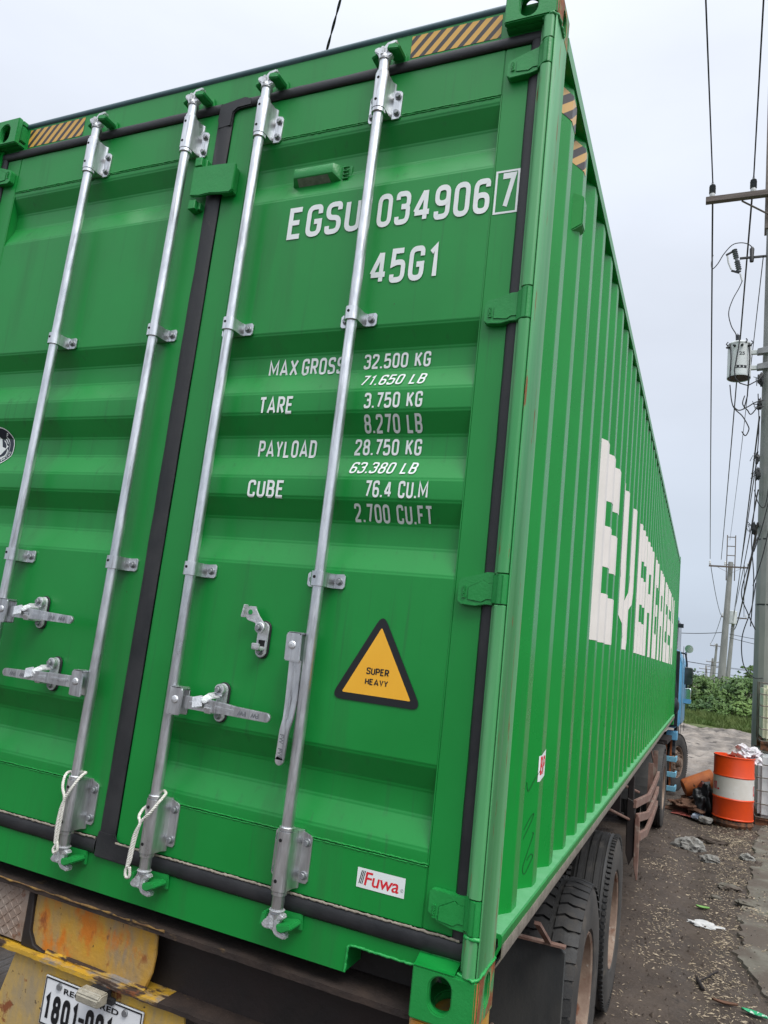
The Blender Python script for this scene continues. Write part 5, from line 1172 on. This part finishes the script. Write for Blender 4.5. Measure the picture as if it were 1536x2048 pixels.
def leaf_thing(name, label, mat, x, y, l, w_, rz, cat='leaf', curl=.25):
    mb = MB(); z = ground_top(x, y)+.008; n = 8
    vs = []
    for i in range(n+1):
        t = i/n; s_ = math.sin(math.pi*min(1, max(.02, t)))**.7; a = (t-.5)*l
        for q in (-1, 0, 1):
            p = Vector((a, q*w_*s_/2, (.015 if q else 0)+curl*l*(t-.5)**2)); p = Matrix.Rotation(rz, 3, 'Z')@p; vs.append(p+Vector((x, y, z)))
    mb.add(vs, [(i*3+j, i*3+j+1, i*3+j+4, i*3+j+3) for i in range(n) for j in range(2)])
    o = mb.build(name, mat, None, lift=False, smooth=60); sol = o.modifiers.new('thick', 'SOLIDIFY'); sol.thickness = .002
    return tag(o, label, cat)
leaf_thing('leaf', 'fresh green fallen leaf in the middle of the lane', 'fresh_leaf', .52, 6.22, .12, .06, .1)
leaf_thing('leaf', 'long brown dead leaf near the green wrapper', 'dead_leaf', .66, 4.03, .16, .035, .1)
leaf_thing('wrapper', 'green and white snack wrapper at the bottom right', 'wrapper_green', .835, 3.98, .16, .06, -.25, 'wrapper', .1)
mb = MB(); z_ = ground_top(.58, 4.45)+.008
mb.tube([(.50, 4.38, z_), (.55, 4.45, z_+.012), (.60, 4.58, z_+.01), (.63, 4.66, z_+.004)], .006, 6); mb.tube([(.56, 4.47, z_+.01), (.60, 4.46, z_+.01)], .004, 6); mb.tube([(.49, 4.42, z_), (.505, 4.32, z_+.01), (.53, 4.24, z_)], .012, 6)
tag(mb.build('twig', 'dark_chassis', None, lift=False, smooth=80), 'dark broken twig on the mud above the brown leaf', 'twig')

# ================================================================== utility poles, hardware and wires
PX, PY = 1.447, 12.6
pole = thing('utility_pole', 'tall grey concrete utility pole at the right edge behind the tanks', 'pole', (PX, PY, 0))
MB().lathe([(.0, -1.3), (.235, -1.3), (.222, 2), (.205, 6), (.19, 10.6), (.0, 10.6)], (PX, PY, 0), (0, 0, 1), 14).build('shaft', 'pole_concrete', pole, smooth=12)
mb = MB(); mb.box(PX-.225, PX-.165, PY-.14, PY-.08, 9.35, 12.6); mb.box(PX-.225, PX-.165, PY+.08, PY+.14, 9.35, 12.6); mb.build('steel_extension', 'cage_steel', pole)
mb = MB(); mb.box(.163, 2.72, PY-.31, PY-.20, 9.945, 10.06); mb.build('crossarm', 'weathered_wood', pole, bev=.006)
mb = MB(); mb.bar((.80, PY-.19, 9.95), (1.32, PY-.19, 9.56), .012, .05, (0, 1, 0)); mb.bar((2.1, PY-.19, 9.95), (1.58, PY-.19, 9.56), .012, .05, (0, 1, 0)); mb.build('crossarm_brace', 'cage_steel', pole)
for z in (6.95, 6.45, 4.75, 4.62, 3.35, 2.2, 5.55, 9.7):
    r_ = .235-.006*z; MB().lathe([(r_-.02, -.012), (r_, -.012), (r_, .012), (r_-.02, .012)], (PX, PY, z), (0, 0, 1), 20).build('pole_band', 'cable_black' if z in (3.35, 2.2, 5.55) else 'bracket_grey', pole)
def insulator(c, label, h_=.27, r_=.062):
    t = thing('line_insulator', label, 'insulator', (c[0], c[1], c[2]+ZC), 'insulators on the near crossarm')
    mb = MB(); prof = [(.02, .07)]
    for i in range(6):
        z = .08+i*.032; prof += [(r_*.62, z), (r_-(.006 if i == 5 else 0), z+.010), (r_*.6, z+.026)]
    prof += [(.025, h_+.01), (.02, h_+.05), (.0, h_+.05)]
    mb.lathe(prof, c, (0, 0, 1), 20).build('sheds', 'insulator_grey', t, smooth=40)
    MB().lathe([(.0, .0), (.05, .0), (.055, .03), (.048, .072), (.0, .072)], c, (0, 0, 1), 18).build('insulator_base', 'pale_porcelain', t)
insulator((.275, PY-.255, 10.062), 'grey ribbed insulator at the left tip of the crossarm'); insulator((.995, PY-.255, 10.062), 'grey ribbed insulator on the crossarm next to the pole')
tx = thing('pole_transformer', 'pale grey cylindrical transformer numbered 25 hanging from the near pole', 'transformer', (.85, 12.42, 6.315+ZC))
TX, TY = .845, 12.42
MB().lathe([(.0, 6.35), (.185, 6.35), (.200, 6.33), (.204, 6.345), (.200, 6.375), (.200, 6.955), (.206, 6.96), (.206, 6.985), (.15, 7.025), (.0, 7.045)], (TX, TY, 0), (0, 0, 1), 40).build('tank', 'transformer_grey', tx, smooth=40)
MB().lathe([(.0, 6.34), (.186, 6.34), (.186, 6.347), (.0, 6.349)], (TX, TY, 0), (0, 0, 1), 40).build('tank_underside', 'transformer_rust', tx)
prof = [(.02, 0)]
for i in range(7): prof += [(.024, .015+i*.022), (.040, .022+i*.022), (.024, .032+i*.022)]
MB().lathe(prof+[(.012, .19), (0, .20)], (TX-.03, TY, 7.025), (-.05, 0, 1), 16).build('bushing', 'insulator_grey', tx, smooth=40)
for t_ in (-150, -115, -80, -45):
    c = Vector((TX+.20*math.cos(R(t_)), TY+.20*math.sin(R(t_)), 6.905)); MB().cyl(c, c+Vector((math.cos(R(t_))*.06, math.sin(R(t_))*.06, -.01)), .024, .016, n=10).build('terminal', 'cable_black', tx)
for t_ in (-165, -60, -20, 60, 150):
    c = Vector((TX+.205*math.cos(R(t_)), TY+.205*math.sin(R(t_)), 6.985)); mb = MB(); mb.tube([c+Vector((0, 0, -.03)), c+Vector((math.cos(R(t_))*.03, math.sin(R(t_))*.03, .01)), c+Vector((0, 0, .05))], .011, 6); mb.build('lid_clamp', 'cable_black', tx, smooth=80)
for z in (6.835, 6.535):
    mb = MB(); mb.box(TX+.18, PX-.30, TY-.03, TY+.03, z-.045, z+.03); mb.build('hanger_arm', 'transformer_grey', tx, bev=.004); mb = MB(); mb.prism([(TX+.30, -.05), (PX-.12, -.035), (PX-.12, .09), (TX+.30, .05)], (0, TY-.05, z), (1, 0, 0), (0, 0, 1), (0, .12, 0)); mb.build('hanger_bracket', 'bracket_grey', tx, bev=.004)
def on_tank(u, v): return ((TX+.2002*math.cos(u), TY+.2002*math.sin(u), v), (math.cos(u), math.sin(u), 0))
def tank_text(s_, a, b, z0, z1, mat, lay=3): drape([(f, lay) for f, _ in font_faces(s_, R(a), R(b), z0, z1)], on_tank, [R(a+(b-a)*i/6) for i in range(1, 6)], 0, 'tank_lettering', mat, tx)
tank_text('25', -92, -64, 6.715, 6.78, 'black_vinyl')
drape([([(R(-112), 6.465), (R(-53), 6.465), (R(-53), 6.52), (R(-112), 6.52)], 0)], on_tank, [R(-112+6*i) for i in range(1, 10)], 0, 'tank_plate', 'black_vinyl', tx)
for i in range(6): drape([([(R(-108+i*9), 6.475), (R(-103+i*9), 6.475), (R(-103+i*9), 6.51), (R(-108+i*9), 6.51)], 4)], on_tank, [], 0, 'tank_plate_mark', 'transformer_grey', tx) if i % 2 == 0 else None
for k, P in enumerate(([(TX-.17, TY-.13, 6.975), (TX-.155, TY-.165, 6.865), (TX-.14, TY-.18, 6.665), (TX-.15, TY-.16, 6.365), (TX-.15, TY-.14, 6.265)], [(TX-.02, TY-.2, 7.095), (TX-.01, TY-.235, 6.965), (TX-.04, TY-.235, 6.715), (TX-.08, TY-.22, 6.415), (TX-.06, TY-.2, 6.265), (TX+.02, TY-.2, 6.165), (TX+.15, TY-.2, 6.115), (TX+.32, TY-.2, 6.215), (PX-.2, TY-.1, 6.365)], [(TX+.15, TY-.16, 6.955), (TX+.17, TY-.17, 6.665), (TX+.16, TY-.14, 6.315), (TX+.15, TY-.1, 5.95), (TX+.10, TY-.1, 5.70)])):
    MB().tube(P, .011, 6).build('transformer_lead', 'cable_black', tx, smooth=80)
cut = thing('fuse_cutout', 'grey ribbed fuse cutout with a white fuse tube above the transformer', 'fuse', (.8, 12.4, 8.3+ZC))
a, b = Vector((.70, 12.4, 8.93)), Vector((.80, 12.4, 8.46)); d_ = (b-a); prof = [(.0, 0)]
for i in range(11):
    t = i/11*.46; rr = .052 if i != 5 else .03; prof += [(.03, t), (rr, t+.012), (.03, t+.032)]
MB().lathe(prof+[(.034, .48), (0, .48)], a, d_, 18).build('cutout_body', 'insulator_grey', cut, smooth=40)
MB().tube([(.585, 12.38, 8.80), (.605, 12.38, 8.66), (.655, 12.38, 8.52)], .016, 8).build('fuse_tube', 'pale_porcelain', cut, smooth=80); MB().tube([(.815, 12.4, 8.42), (.852, 12.4, 8.27)], .016, 8).build('link_rod', 'pale_porcelain', cut, smooth=80)
mb = MB(); mb.bar((.80, 12.4, 8.735), (1.26, 12.45, 8.76), .035, .035); mb.bar((.56, 12.4, 8.83), (.69, 12.4, 8.90), .03, .03); mb.bar((.66, 12.4, 8.50), (.80, 12.4, 8.44), .03, .03); mb.build('cutout_arm', 'cable_black', cut)
mb = MB(); mb.lathe([(0, 0), (.035, .0), (.042, .10), (.035, .12), (.042, .26), (.02, .30), (0, .30)], (1.005, 12.41, 8.65), (0, 0, 1), 14).build('surge_arrester', 'cable_black', cut, smooth=40)
def wire(label, pts, r, cat='cable', group='overhead wires', sag=0, n=24, mat='cable_black', name='overhead_wire'):
    Q = []
    if len(pts) == 2:
        p, q = Vector(pts[0]), Vector(pts[1])
        for i in range(n+1): t = i/n; Q.append(p.lerp(q, t)+Vector((0, 0, -4*sag*t*(1-t))))
    else:
        P = [Vector(p) for p in pts]
        for i in range(len(P)-1):
            p0, p1, p2, p3 = P[max(0, i-1)], P[i], P[i+1], P[min(len(P)-1, i+2)]
            for k in range(8): t = k/8; Q.append(.5*((2*p1)+(p2-p0)*t+(2*p0-5*p1+4*p2-p3)*t*t+(3*p1-p0-3*p2+p3)*t**3))
        Q.append(P[-1])
    return tag(MB().tube(Q, r, 6).build(name, mat, None, smooth=80), label, cat, group)
I1, I2 = (.275, PY-.255, 10.385), (.995, PY-.255, 10.385)
P2Y = 50
wire('overhead line running from the left crossarm insulator up over the camera', [I1, (-1.07, -36, 10.6)], .013, sag=.35, n=60); wire('overhead line running from the insulator next to the near pole up over the camera', [I2, (-.13, -36, 10.6)], .013, sag=.35, n=60)
wire('long line from the left crossarm insulator down to the second pole', [I1, (.50, P2Y-.2, 8.32)], .018, sag=.25, n=40); wire('long line from the insulator next to the near pole to the second pole', [I2, (1.15, P2Y-.2, 8.30)], .018, sag=.25, n=40)
wire('thin neutral line from the near pole to the top of the second pole', [(1.20, 12.4, 8.75), (1.62, P2Y-.1, 9.60)], .009, sag=.3); wire('service line from below the transformer to the second pole crossarm', [(1.20, 12.3, 5.55), (2.45, 67.6, 5.4)], .015, sag=.25)
wire('thin telephone line left of the others between the poles', [(1.19, 12.3, 4.9), (2.30, 67.6, 4.9)], .010, sag=.2); wire('thick bundled cable dropping from the near pole to the poles behind', [(1.22, 12.3, 3.6), (2.40, 67.6, 5.2)], .022, sag=.9)
wire('second telephone line from the near pole to the far poles', [(1.21, 12.3, 4.2), (2.50, 67.6, 6.3)], .012, sag=.2)
wire('jumper cable curving from the long line to the fuse cutout', [(.33, 12.6, 8.97), (.305, 12.5, 8.75), (.33, 12.45, 8.60), (.42, 12.42, 8.68), (.52, 12.4, 8.86), (.66, 12.4, 9.03), (.80, 12.4, 9.06), (.93, 12.4, 9.02), (1.005, 12.41, 8.95)], .009); wire('drooping lead from the fuse cutout to the transformer bushing', [(.852, 12.4, 8.26), (.80, 12.4, 8.12), (.70, 12.4, 7.90), (.64, 12.4, 7.64), (.69, 12.4, 7.38), (.77, 12.41, 7.22), (.805, 12.42, 7.10)], .009)
# tangle of drop wires on the pole
rnd = random.Random(21)
for k, (lab, P) in enumerate((('loose hooked wire end below the transformer', [(.70, 12.25, 6.15), (.76, 12.25, 5.75), (.92, 12.25, 5.55), (1.02, 12.25, 5.36), (1.03, 12.25, 5.28), (.98, 12.25, 5.18), (.92, 12.25, 5.26)]), ('wire loop from the transformer tap across to the pole', [(.76, 12.25, 5.75), (.86, 12.25, 5.66), (1.0, 12.25, 5.72), (1.12, 12.25, 5.80), (1.26, 12.3, 5.86)]), ('doubled drop wire under the transformer', [(.95, 12.3, 5.95), (.92, 12.25, 5.78), (1.0, 12.25, 5.66), (1.06, 12.25, 5.58), (1.16, 12.25, 5.70), (1.26, 12.3, 5.74)]),
                              ('large sagging loop of wire low on the left of the pole', [(1.22, 12.3, 3.35), (1.10, 12.25, 2.9), (.99, 12.2, 2.35), (1.10, 12.2, 2.0), (1.22, 12.3, 1.75)]), ('second hanging wire loop beside the pole at head height', [(1.21, 12.3, 2.55), (1.15, 12.2, 2.1), (1.02, 12.2, 1.6), (1.05, 12.2, 1.15), (1.2, 12.2, .95), (1.35, 12.3, .95)]), ('long wire running down the left flank of the pole', [(1.17, 12.35, 6.0), (1.20, 12.35, 5.3), (1.17, 12.35, 4.6), (1.16, 12.35, 3.9), (1.13, 12.35, 3.3), (1.18, 12.35, 2.6), (1.15, 12.35, 1.8)]),
                              ('slack wire crossing the pole below the bands', [(1.15, 12.3, 4.2), (1.22, 12.28, 3.95), (1.32, 12.28, 3.9), (1.38, 12.3, 4.3)]), ('dark cable slanting across the pole face', [(1.17, 12.35, 3.1), (1.30, 12.30, 3.6), (1.45, 12.3, 4.4), (1.62, 12.3, 5.4)]), ('second dark cable slanting across the pole face', [(1.17, 12.35, 2.5), (1.32, 12.30, 3.1), (1.47, 12.3, 4.0), (1.62, 12.3, 5.0)]))):
    wire(lab, P, .009 if k > 2 else .010, group='drop wires on the near pole', name='drop_wire')
for k, (x, z, s_, lab) in enumerate(((1.215, 6.27, .07, 'dark cable clamp on the pole level with the transformer foot'), (1.20, 5.80, .06, 'dark wire connector cluster below the transformer'), (1.19, 4.78, .055, 'upper black splice on the left flank of the pole'), (1.20, 4.50, .065, 'black splice bundle just under the upper one'), (1.16, 3.52, .06, 'black junction lump midway down the pole'))):
    mb = MB(); crumple(mb, (x, 12.36, z), s_*.7, s_*.7, s_*1.8, 40+k, 2, .5)
    for j in range(4): a_ = rnd.uniform(0, 6.28); mb.tube([(x, 12.34, z), (x-.05-rnd.random()*.05, 12.30, z+rnd.uniform(-.1, .1)), (x+rnd.uniform(-.14, 0), 12.30, z+rnd.uniform(-.2, .1))], .006, 5)
    tag(mb.build('cable_splice', 'cable_black', None, smooth=30), lab, 'splice', 'splices on the near pole')
# twisted service drop above the roof
A_, B_ = Vector((-3.05, 3.3, 5.95)), Vector((-2.62, 2.85, 6.42)); d_ = (B_-A_)
mb = MB()
for ph in (0, math.pi):
    Q = []
    for i in range(170):
        t = i/169; q = (A_-d_*2.2)+d_*(6*t); s_ = i*.55+ph; u_ = d_.orthogonal().normalized(); v_ = d_.normalized().cross(u_); Q.append(q+(u_*math.cos(s_)+v_*math.sin(s_))*.0062)
    mb.tube(Q, .0065, 6)
tag(mb.build('service_drop', 'cable_black', None, smooth=80), 'twisted service drop cable above the container roof', 'cable', 'overhead wires')

def far_pole(label, x, y, zt, lean, arm, r_, ladder=False, arm2=None, ztop=None):
    t = thing('utility_pole', label, 'pole', (x, y, 0), 'concrete poles along the road')
    top = Vector((x+lean, y, zt)); bot = Vector((x, y, -1.3))
    mb = MB(); mb.cyl(bot, top, r_*1.25, r_*.72, n=14); mb.build('shaft', 'pole_concrete', t, smooth=40)
    at = lambda z: bot.lerp(top, (z+1.3)/(zt+1.3))
    for az, al, ar in arm:
        c = at(az); mb = MB(); mb.box(c.x-al, c.x+ar, y-.30, y-.22, az-.05, az+.05); mb.build('crossarm', 'weathered_wood', t)
        mb = MB(); mb.bar((c.x-al*.6, y-.21, az-.04), (c.x, y-.21, az-.42), .012, .05, (0, 1, 0)); mb.bar((c.x+ar*.6, y-.21, az-.04), (c.x, y-.21, az-.42), .012, .05, (0, 1, 0)); mb.build('crossarm_brace', 'cage_steel', t)
        for dx in (-al+.06, -al*.25, ar-.08): MB().lathe([(0, 0), (.05, .02), (.035, .08), (.065, .12), (.04, .17), (.06, .21), (.02, .30), (0, .30)], (c.x+dx, y-.26, az+.05), (0, 0, 1), 10).build('insulator', 'pale_porcelain', t)
    if ladder:
        mb = MB(); c = at(zt)
        for s_ in (-.24, .24): mb.box(c.x+s_-.03, c.x+s_+.03, y-.03, y+.03, zt-1.2, zt+1.75)
        for k in range(4): mb.box(c.x-.21, c.x+.21, y-.02, y+.02, zt-.2+k*.6, zt-.15+k*.6)
        mb.build('steel_extension', 'cage_steel', t)
    return t
far_pole('second concrete pole with a ladder-like steel top rising from the bushes', 1.30, P2Y, 8.2, .42, [(7.85, 1.27, 1.08)], .20, True)
far_pole('leaning third pole with a transformer just right of the second', 2.05, 68, 6.4, .5, [(5.95, .95, 1.0)], .17)
far_pole('thin distant pole with a short crossarm left of the second pole', 1.30, 100, 4.9, .35, [(4.6, .75, .75)], .17)
far_pole('farther thin pole just left of the second pole base', 1.15, 125, 3.6, .3, [(3.0, .9, .9)], .2)
far_pole('farthest thin pole at the left of the far row', .75, 150, 2.7, -.2, [(2.0, 1.2, 1.0)], .2)
far_pole('tiny pole between the two farthest ones', 1.6, 140, 3.2, .2, [(2.4, 1.0, 1.0)], .2)
mb = MB(); mb.cyl((2.42, 67.6, 5.4), (2.46, 67.6, 6.5), .32, n=20); tag(mb.build('pole_transformer', 'transformer_grey', None, bev=.03), 'small far transformer on the leaning third pole', 'transformer')
for i, (lab, p, q) in enumerate((('faint horizontal line from the cab towards the second pole', (-6, 60, 4.25), (1.4, P2Y+.5, 3.7)), ('line from the third pole to the right', (2.2, 67, 4.5), (12, 50, 3.6)), ('lower line from the third pole to the right', (2.2, 67, 4.2), (13, 50, 2.6)), ('low distant line crossing behind the bushes', (-8, 90, 1.5), (14, 80, 1.6)), ('upper distant line crossing behind the far poles', (-9, 100, 2.9), (14, 85, 1.9)), ('middle distant line crossing behind the far poles', (-9, 120, 3.2), (14, 110, 2.0)), ('drop line from the second pole crossarm to the third pole', (.50, P2Y-.2, 8.2), (1.50, 67.7, 6.1)), ('line from the second pole crossarm end to the third pole arm', (2.5, P2Y-.2, 8.0), (3.3, 68, 6.1)), ('line from the third pole to the thin distant pole', (1.6, 68, 6.2), (.9, 100, 4.8)))):
    wire(lab, [p, q], .022, group='distant wires', sag=.35)

# ================================================================== vegetation
def leaf_cloud(mb, rnd, c, rx, ry, rz, n, size, clumps, droop=.3, zmin=.02):
    C_ = []
    for _ in range(clumps):
        while True:
            v = Vector((rnd.uniform(-1, 1), rnd.uniform(-1, 1), rnd.uniform(-.75, 1)))
            if .35 < v.length < 1: break
        C_.append((Vector((v.x*rx, v.y*ry, v.z*rz)), rnd.uniform(.16, .34)))
    for i in range(n):
        cc, k = rnd.choice(C_)
        v = Vector((rnd.gauss(0, .5), rnd.gauss(0, .5), rnd.gauss(0, .42)))
        p = Vector(c)+cc+Vector((v.x*rx*k, v.y*ry*k, v.z*rz*k*1.1))
        if p.z < zmin: p.z = zmin+rnd.random()*.2
        s_ = size*rnd.uniform(.6, 1.35)
        nrm = Vector((v.x+rnd.uniform(-.7, .7), v.y-.3+rnd.uniform(-.7, .7), .8+rnd.uniform(-.5, .6))).normalized()
        a = nrm.orthogonal().normalized(); a = (Matrix.Rotation(rnd.uniform(0, 6.28), 3, nrm)@a); b = nrm.cross(a)
        mb.add([p-a*s_*.5, p+b*s_*.30-nrm*s_*.06, p+a*s_*.55-Vector((0, 0, s_*droop*.3)), p-b*s_*.30-nrm*s_*.06], [(0, 3, 2, 1)])
def shrub(name, label, c, rx, ry, rz, n, size, mat, seed, clumps=26, cat='shrub', group='shrubs across the lane'):
    rnd = random.Random(seed); t = thing(name, label, cat, (c[0], c[1], 0), group)
    mb = MB()
    for i in range(5):
        a = rnd.uniform(0, 6.28); e = Vector((c[0]+math.cos(a)*rx*.6, c[1]+math.sin(a)*ry*.6, rz*rnd.uniform(1., 1.6)))
        mb.tube([(c[0]+rnd.uniform(-.1, .1), c[1], -.05), Vector((c[0], c[1], 0)).lerp(e, .5)+Vector((rnd.uniform(-.2, .2), 0, .1)), e], [.04, .028, .012], 6)
    mb.build('trunk', 'bark', t, lift=False, smooth=80)
    mb = MB(); leaf_cloud(mb, rnd, (c[0], c[1], rz*.92), rx, ry, rz, n, size, clumps); mb.build('crown', mat, t, lift=False, smooth=0)
    return t
SH = [('leafy shrub at the far left, half hidden by the blue cab', (-.6, 38.5), 1.15, 1.1, 1.22, 'leaf_dark'), ('broad vine-covered shrub just right of the cab mirror', (.35, 39, 0), 1.05, 1.2, 1.18, 'leaf_green'), ('dark shrub at the foot of the second pole', (1.30, 40.5), 1.0, 1.1, 1.16, 'leaf_dark'), ('bright shrub between the second pole and the near pole', (2.15, 39.5), 1.0, 1.2, 1.25, 'leaf_green'), ('tall shrub behind the near pole', (3.2, 41), 1.3, 1.3, 1.45, 'leaf_dark'),
      ('low rounded shrub in front of the tall one by the pole', (2.3, 36), .75, .7, .62, 'leaf_light'), ('low shrub with light leaves in the middle of the verge', (1.35, 36.2), .85, .7, .55, 'leaf_green'), ('low dark shrub left of the middle of the verge', (.55, 36.8), .8, .7, .60, 'leaf_dark'), ('wide shrub behind the cab, left of the row', (-2.2, 40), 1.7, 1.3, 1.2, 'leaf_green'), ('shrub right of the stacked tanks', (5.4, 40), 1.8, 1.4, 1.4, 'leaf_green'), ('farther shrub seen over the middle of the row', (1.0, 47), 2.2, 1.5, 1.2, 'leaf_green')]
for i, (lab, c, rx, ry, rz, mat) in enumerate(SH):
    shrub('shrub', lab, c, rx, ry, rz, 2300, .19 if rz > .8 else .13, mat, 60+i, 30)
# overhanging branch by the near pole
t = thing('small_tree', 'slender tree behind the near pole, its flat leafy branch reaching left', 'tree', (3.0, 31, 0))
mb = MB(); mb.tube([(3.0, 31, -.1), (2.9, 31, 1.0), (2.6, 30.8, 1.9), (2.25, 30.6, 2.45), (1.85, 30.5, 2.62)], [.06, .05, .035, .022, .008], 7); mb.tube([(2.6, 30.8, 1.9), (2.3, 30.7, 2.15), (1.98, 30.6, 2.28)], [.03, .02, .008], 6); mb.build('trunk', 'bark', t, lift=False, smooth=80)
mb = MB(); rnd = random.Random(77)
for c, k in (((1.95, 30.5, 2.60), .22), ((2.25, 30.6, 2.62), .3), ((2.1, 30.6, 2.32), .3), ((2.5, 30.7, 2.3), .4), ((2.9, 30.9, 2.6), .7), ((2.9, 30.9, 1.9), .7), ((2.45, 30.7, 1.95), .4)): leaf_cloud(mb, rnd, c, k, k, k*.30, int(420*k)+60, .12, 8)
mb.build('crown', 'leaf_green', t, lift=False, smooth=0)
# grass verge
mb = MB(); rnd = random.Random(31)
for i in range(24000):
    x = rnd.uniform(-5, 7); y = 33.4+rnd.random()**1.4*4.2+.25*math.sin(x*2.1)
    hgt = rnd.uniform(.12, .38)*(1+.8*max(0, noise.noise(Vector((x*.9, y*.9, 0))))) * (.45+.55*min(1, (y-33.2)/1.5)); a = rnd.uniform(0, 6.28); w_ = rnd.uniform(.012, .026); d = Vector((math.cos(a), math.sin(a), 0)); l = Vector((rnd.uniform(-.5, .5), rnd.uniform(-.5, .3), 0))*hgt
    z = .35*max(0, min(1, (y-33.5)/4)); p = Vector((x, y, z)); mb.add([p-d*w_, p+d*w_, p+l*.4+Vector((0, 0, hgt*.6))+d*w_*.6, p+l+Vector((0, 0, hgt))], [(0, 1, 2, 3)])
tag(mb.build('grass', 'grass_green', None, lift=False, smooth=0), 'green grass and weeds along the far side of the lane', kind='stuff')
bank = MB(); bx = [-60, -30, -12, -8, -6, -4, -2, -1, 0, 1, 2, 3, 4, 5, 6, 8, 12, 30, 60]; by = [(33.0, -.05), (33.5, .04), (34.5, .16), (36, .28), (38, .38), (44, .42), (60, .40), (90, .2), (140, -.1)]
for y, z in by:
    for x in bx: bank.v.append((x, y+.25*math.sin(x*2.1)+.2*noise.noise(Vector((x, y, 0))), z+.03*noise.noise(Vector((x*1.3, y, 5)))))
n = len(bx); bank.f = [(j*n+i, j*n+i+1, (j+1)*n+i+1, (j+1)*n+i) for j in range(len(by)-1) for i in range(n-1)]; bank.m = [0]*len(bank.f)
pbr('bank_soil', (.05, .075, .02), (.09, .11, .035), 3, .9, bump=.5, bscale=20)
tag(bank.build('terrain', 'bank_soil', None, lift=False, smooth=0), kind='structure')
# far tree line that reads as one mass
mb = MB(); rnd = random.Random(41)
for i in range(9000):
    x = rnd.uniform(-60, 60); y = rnd.uniform(150, 175); h_ = 1.6+1.2*noise.noise(Vector((x*.12, 0, 3)))+.6*noise.noise(Vector((x*.5, 0, 8)))
    p = Vector((x, y, rnd.random()**.7*max(.6, h_))); s_ = rnd.uniform(.3, .7); a = rnd.uniform(0, 6.28); d = Vector((math.cos(a), math.sin(a)*.4, 0))*s_; u = Vector((rnd.uniform(-.3, .3), -.3, 1)).normalized()*s_
    mb.add([p-d, p-u*.6, p+d, p+u*.6], [(0, 1, 2, 3)])
tag(mb.build('distant_treeline', 'leaf_dark', None, lift=False, smooth=0), 'distant low line of greenery along the horizon', kind='stuff')
for o in bpy.data.objects:
    if '_w' in o: del o['_w']
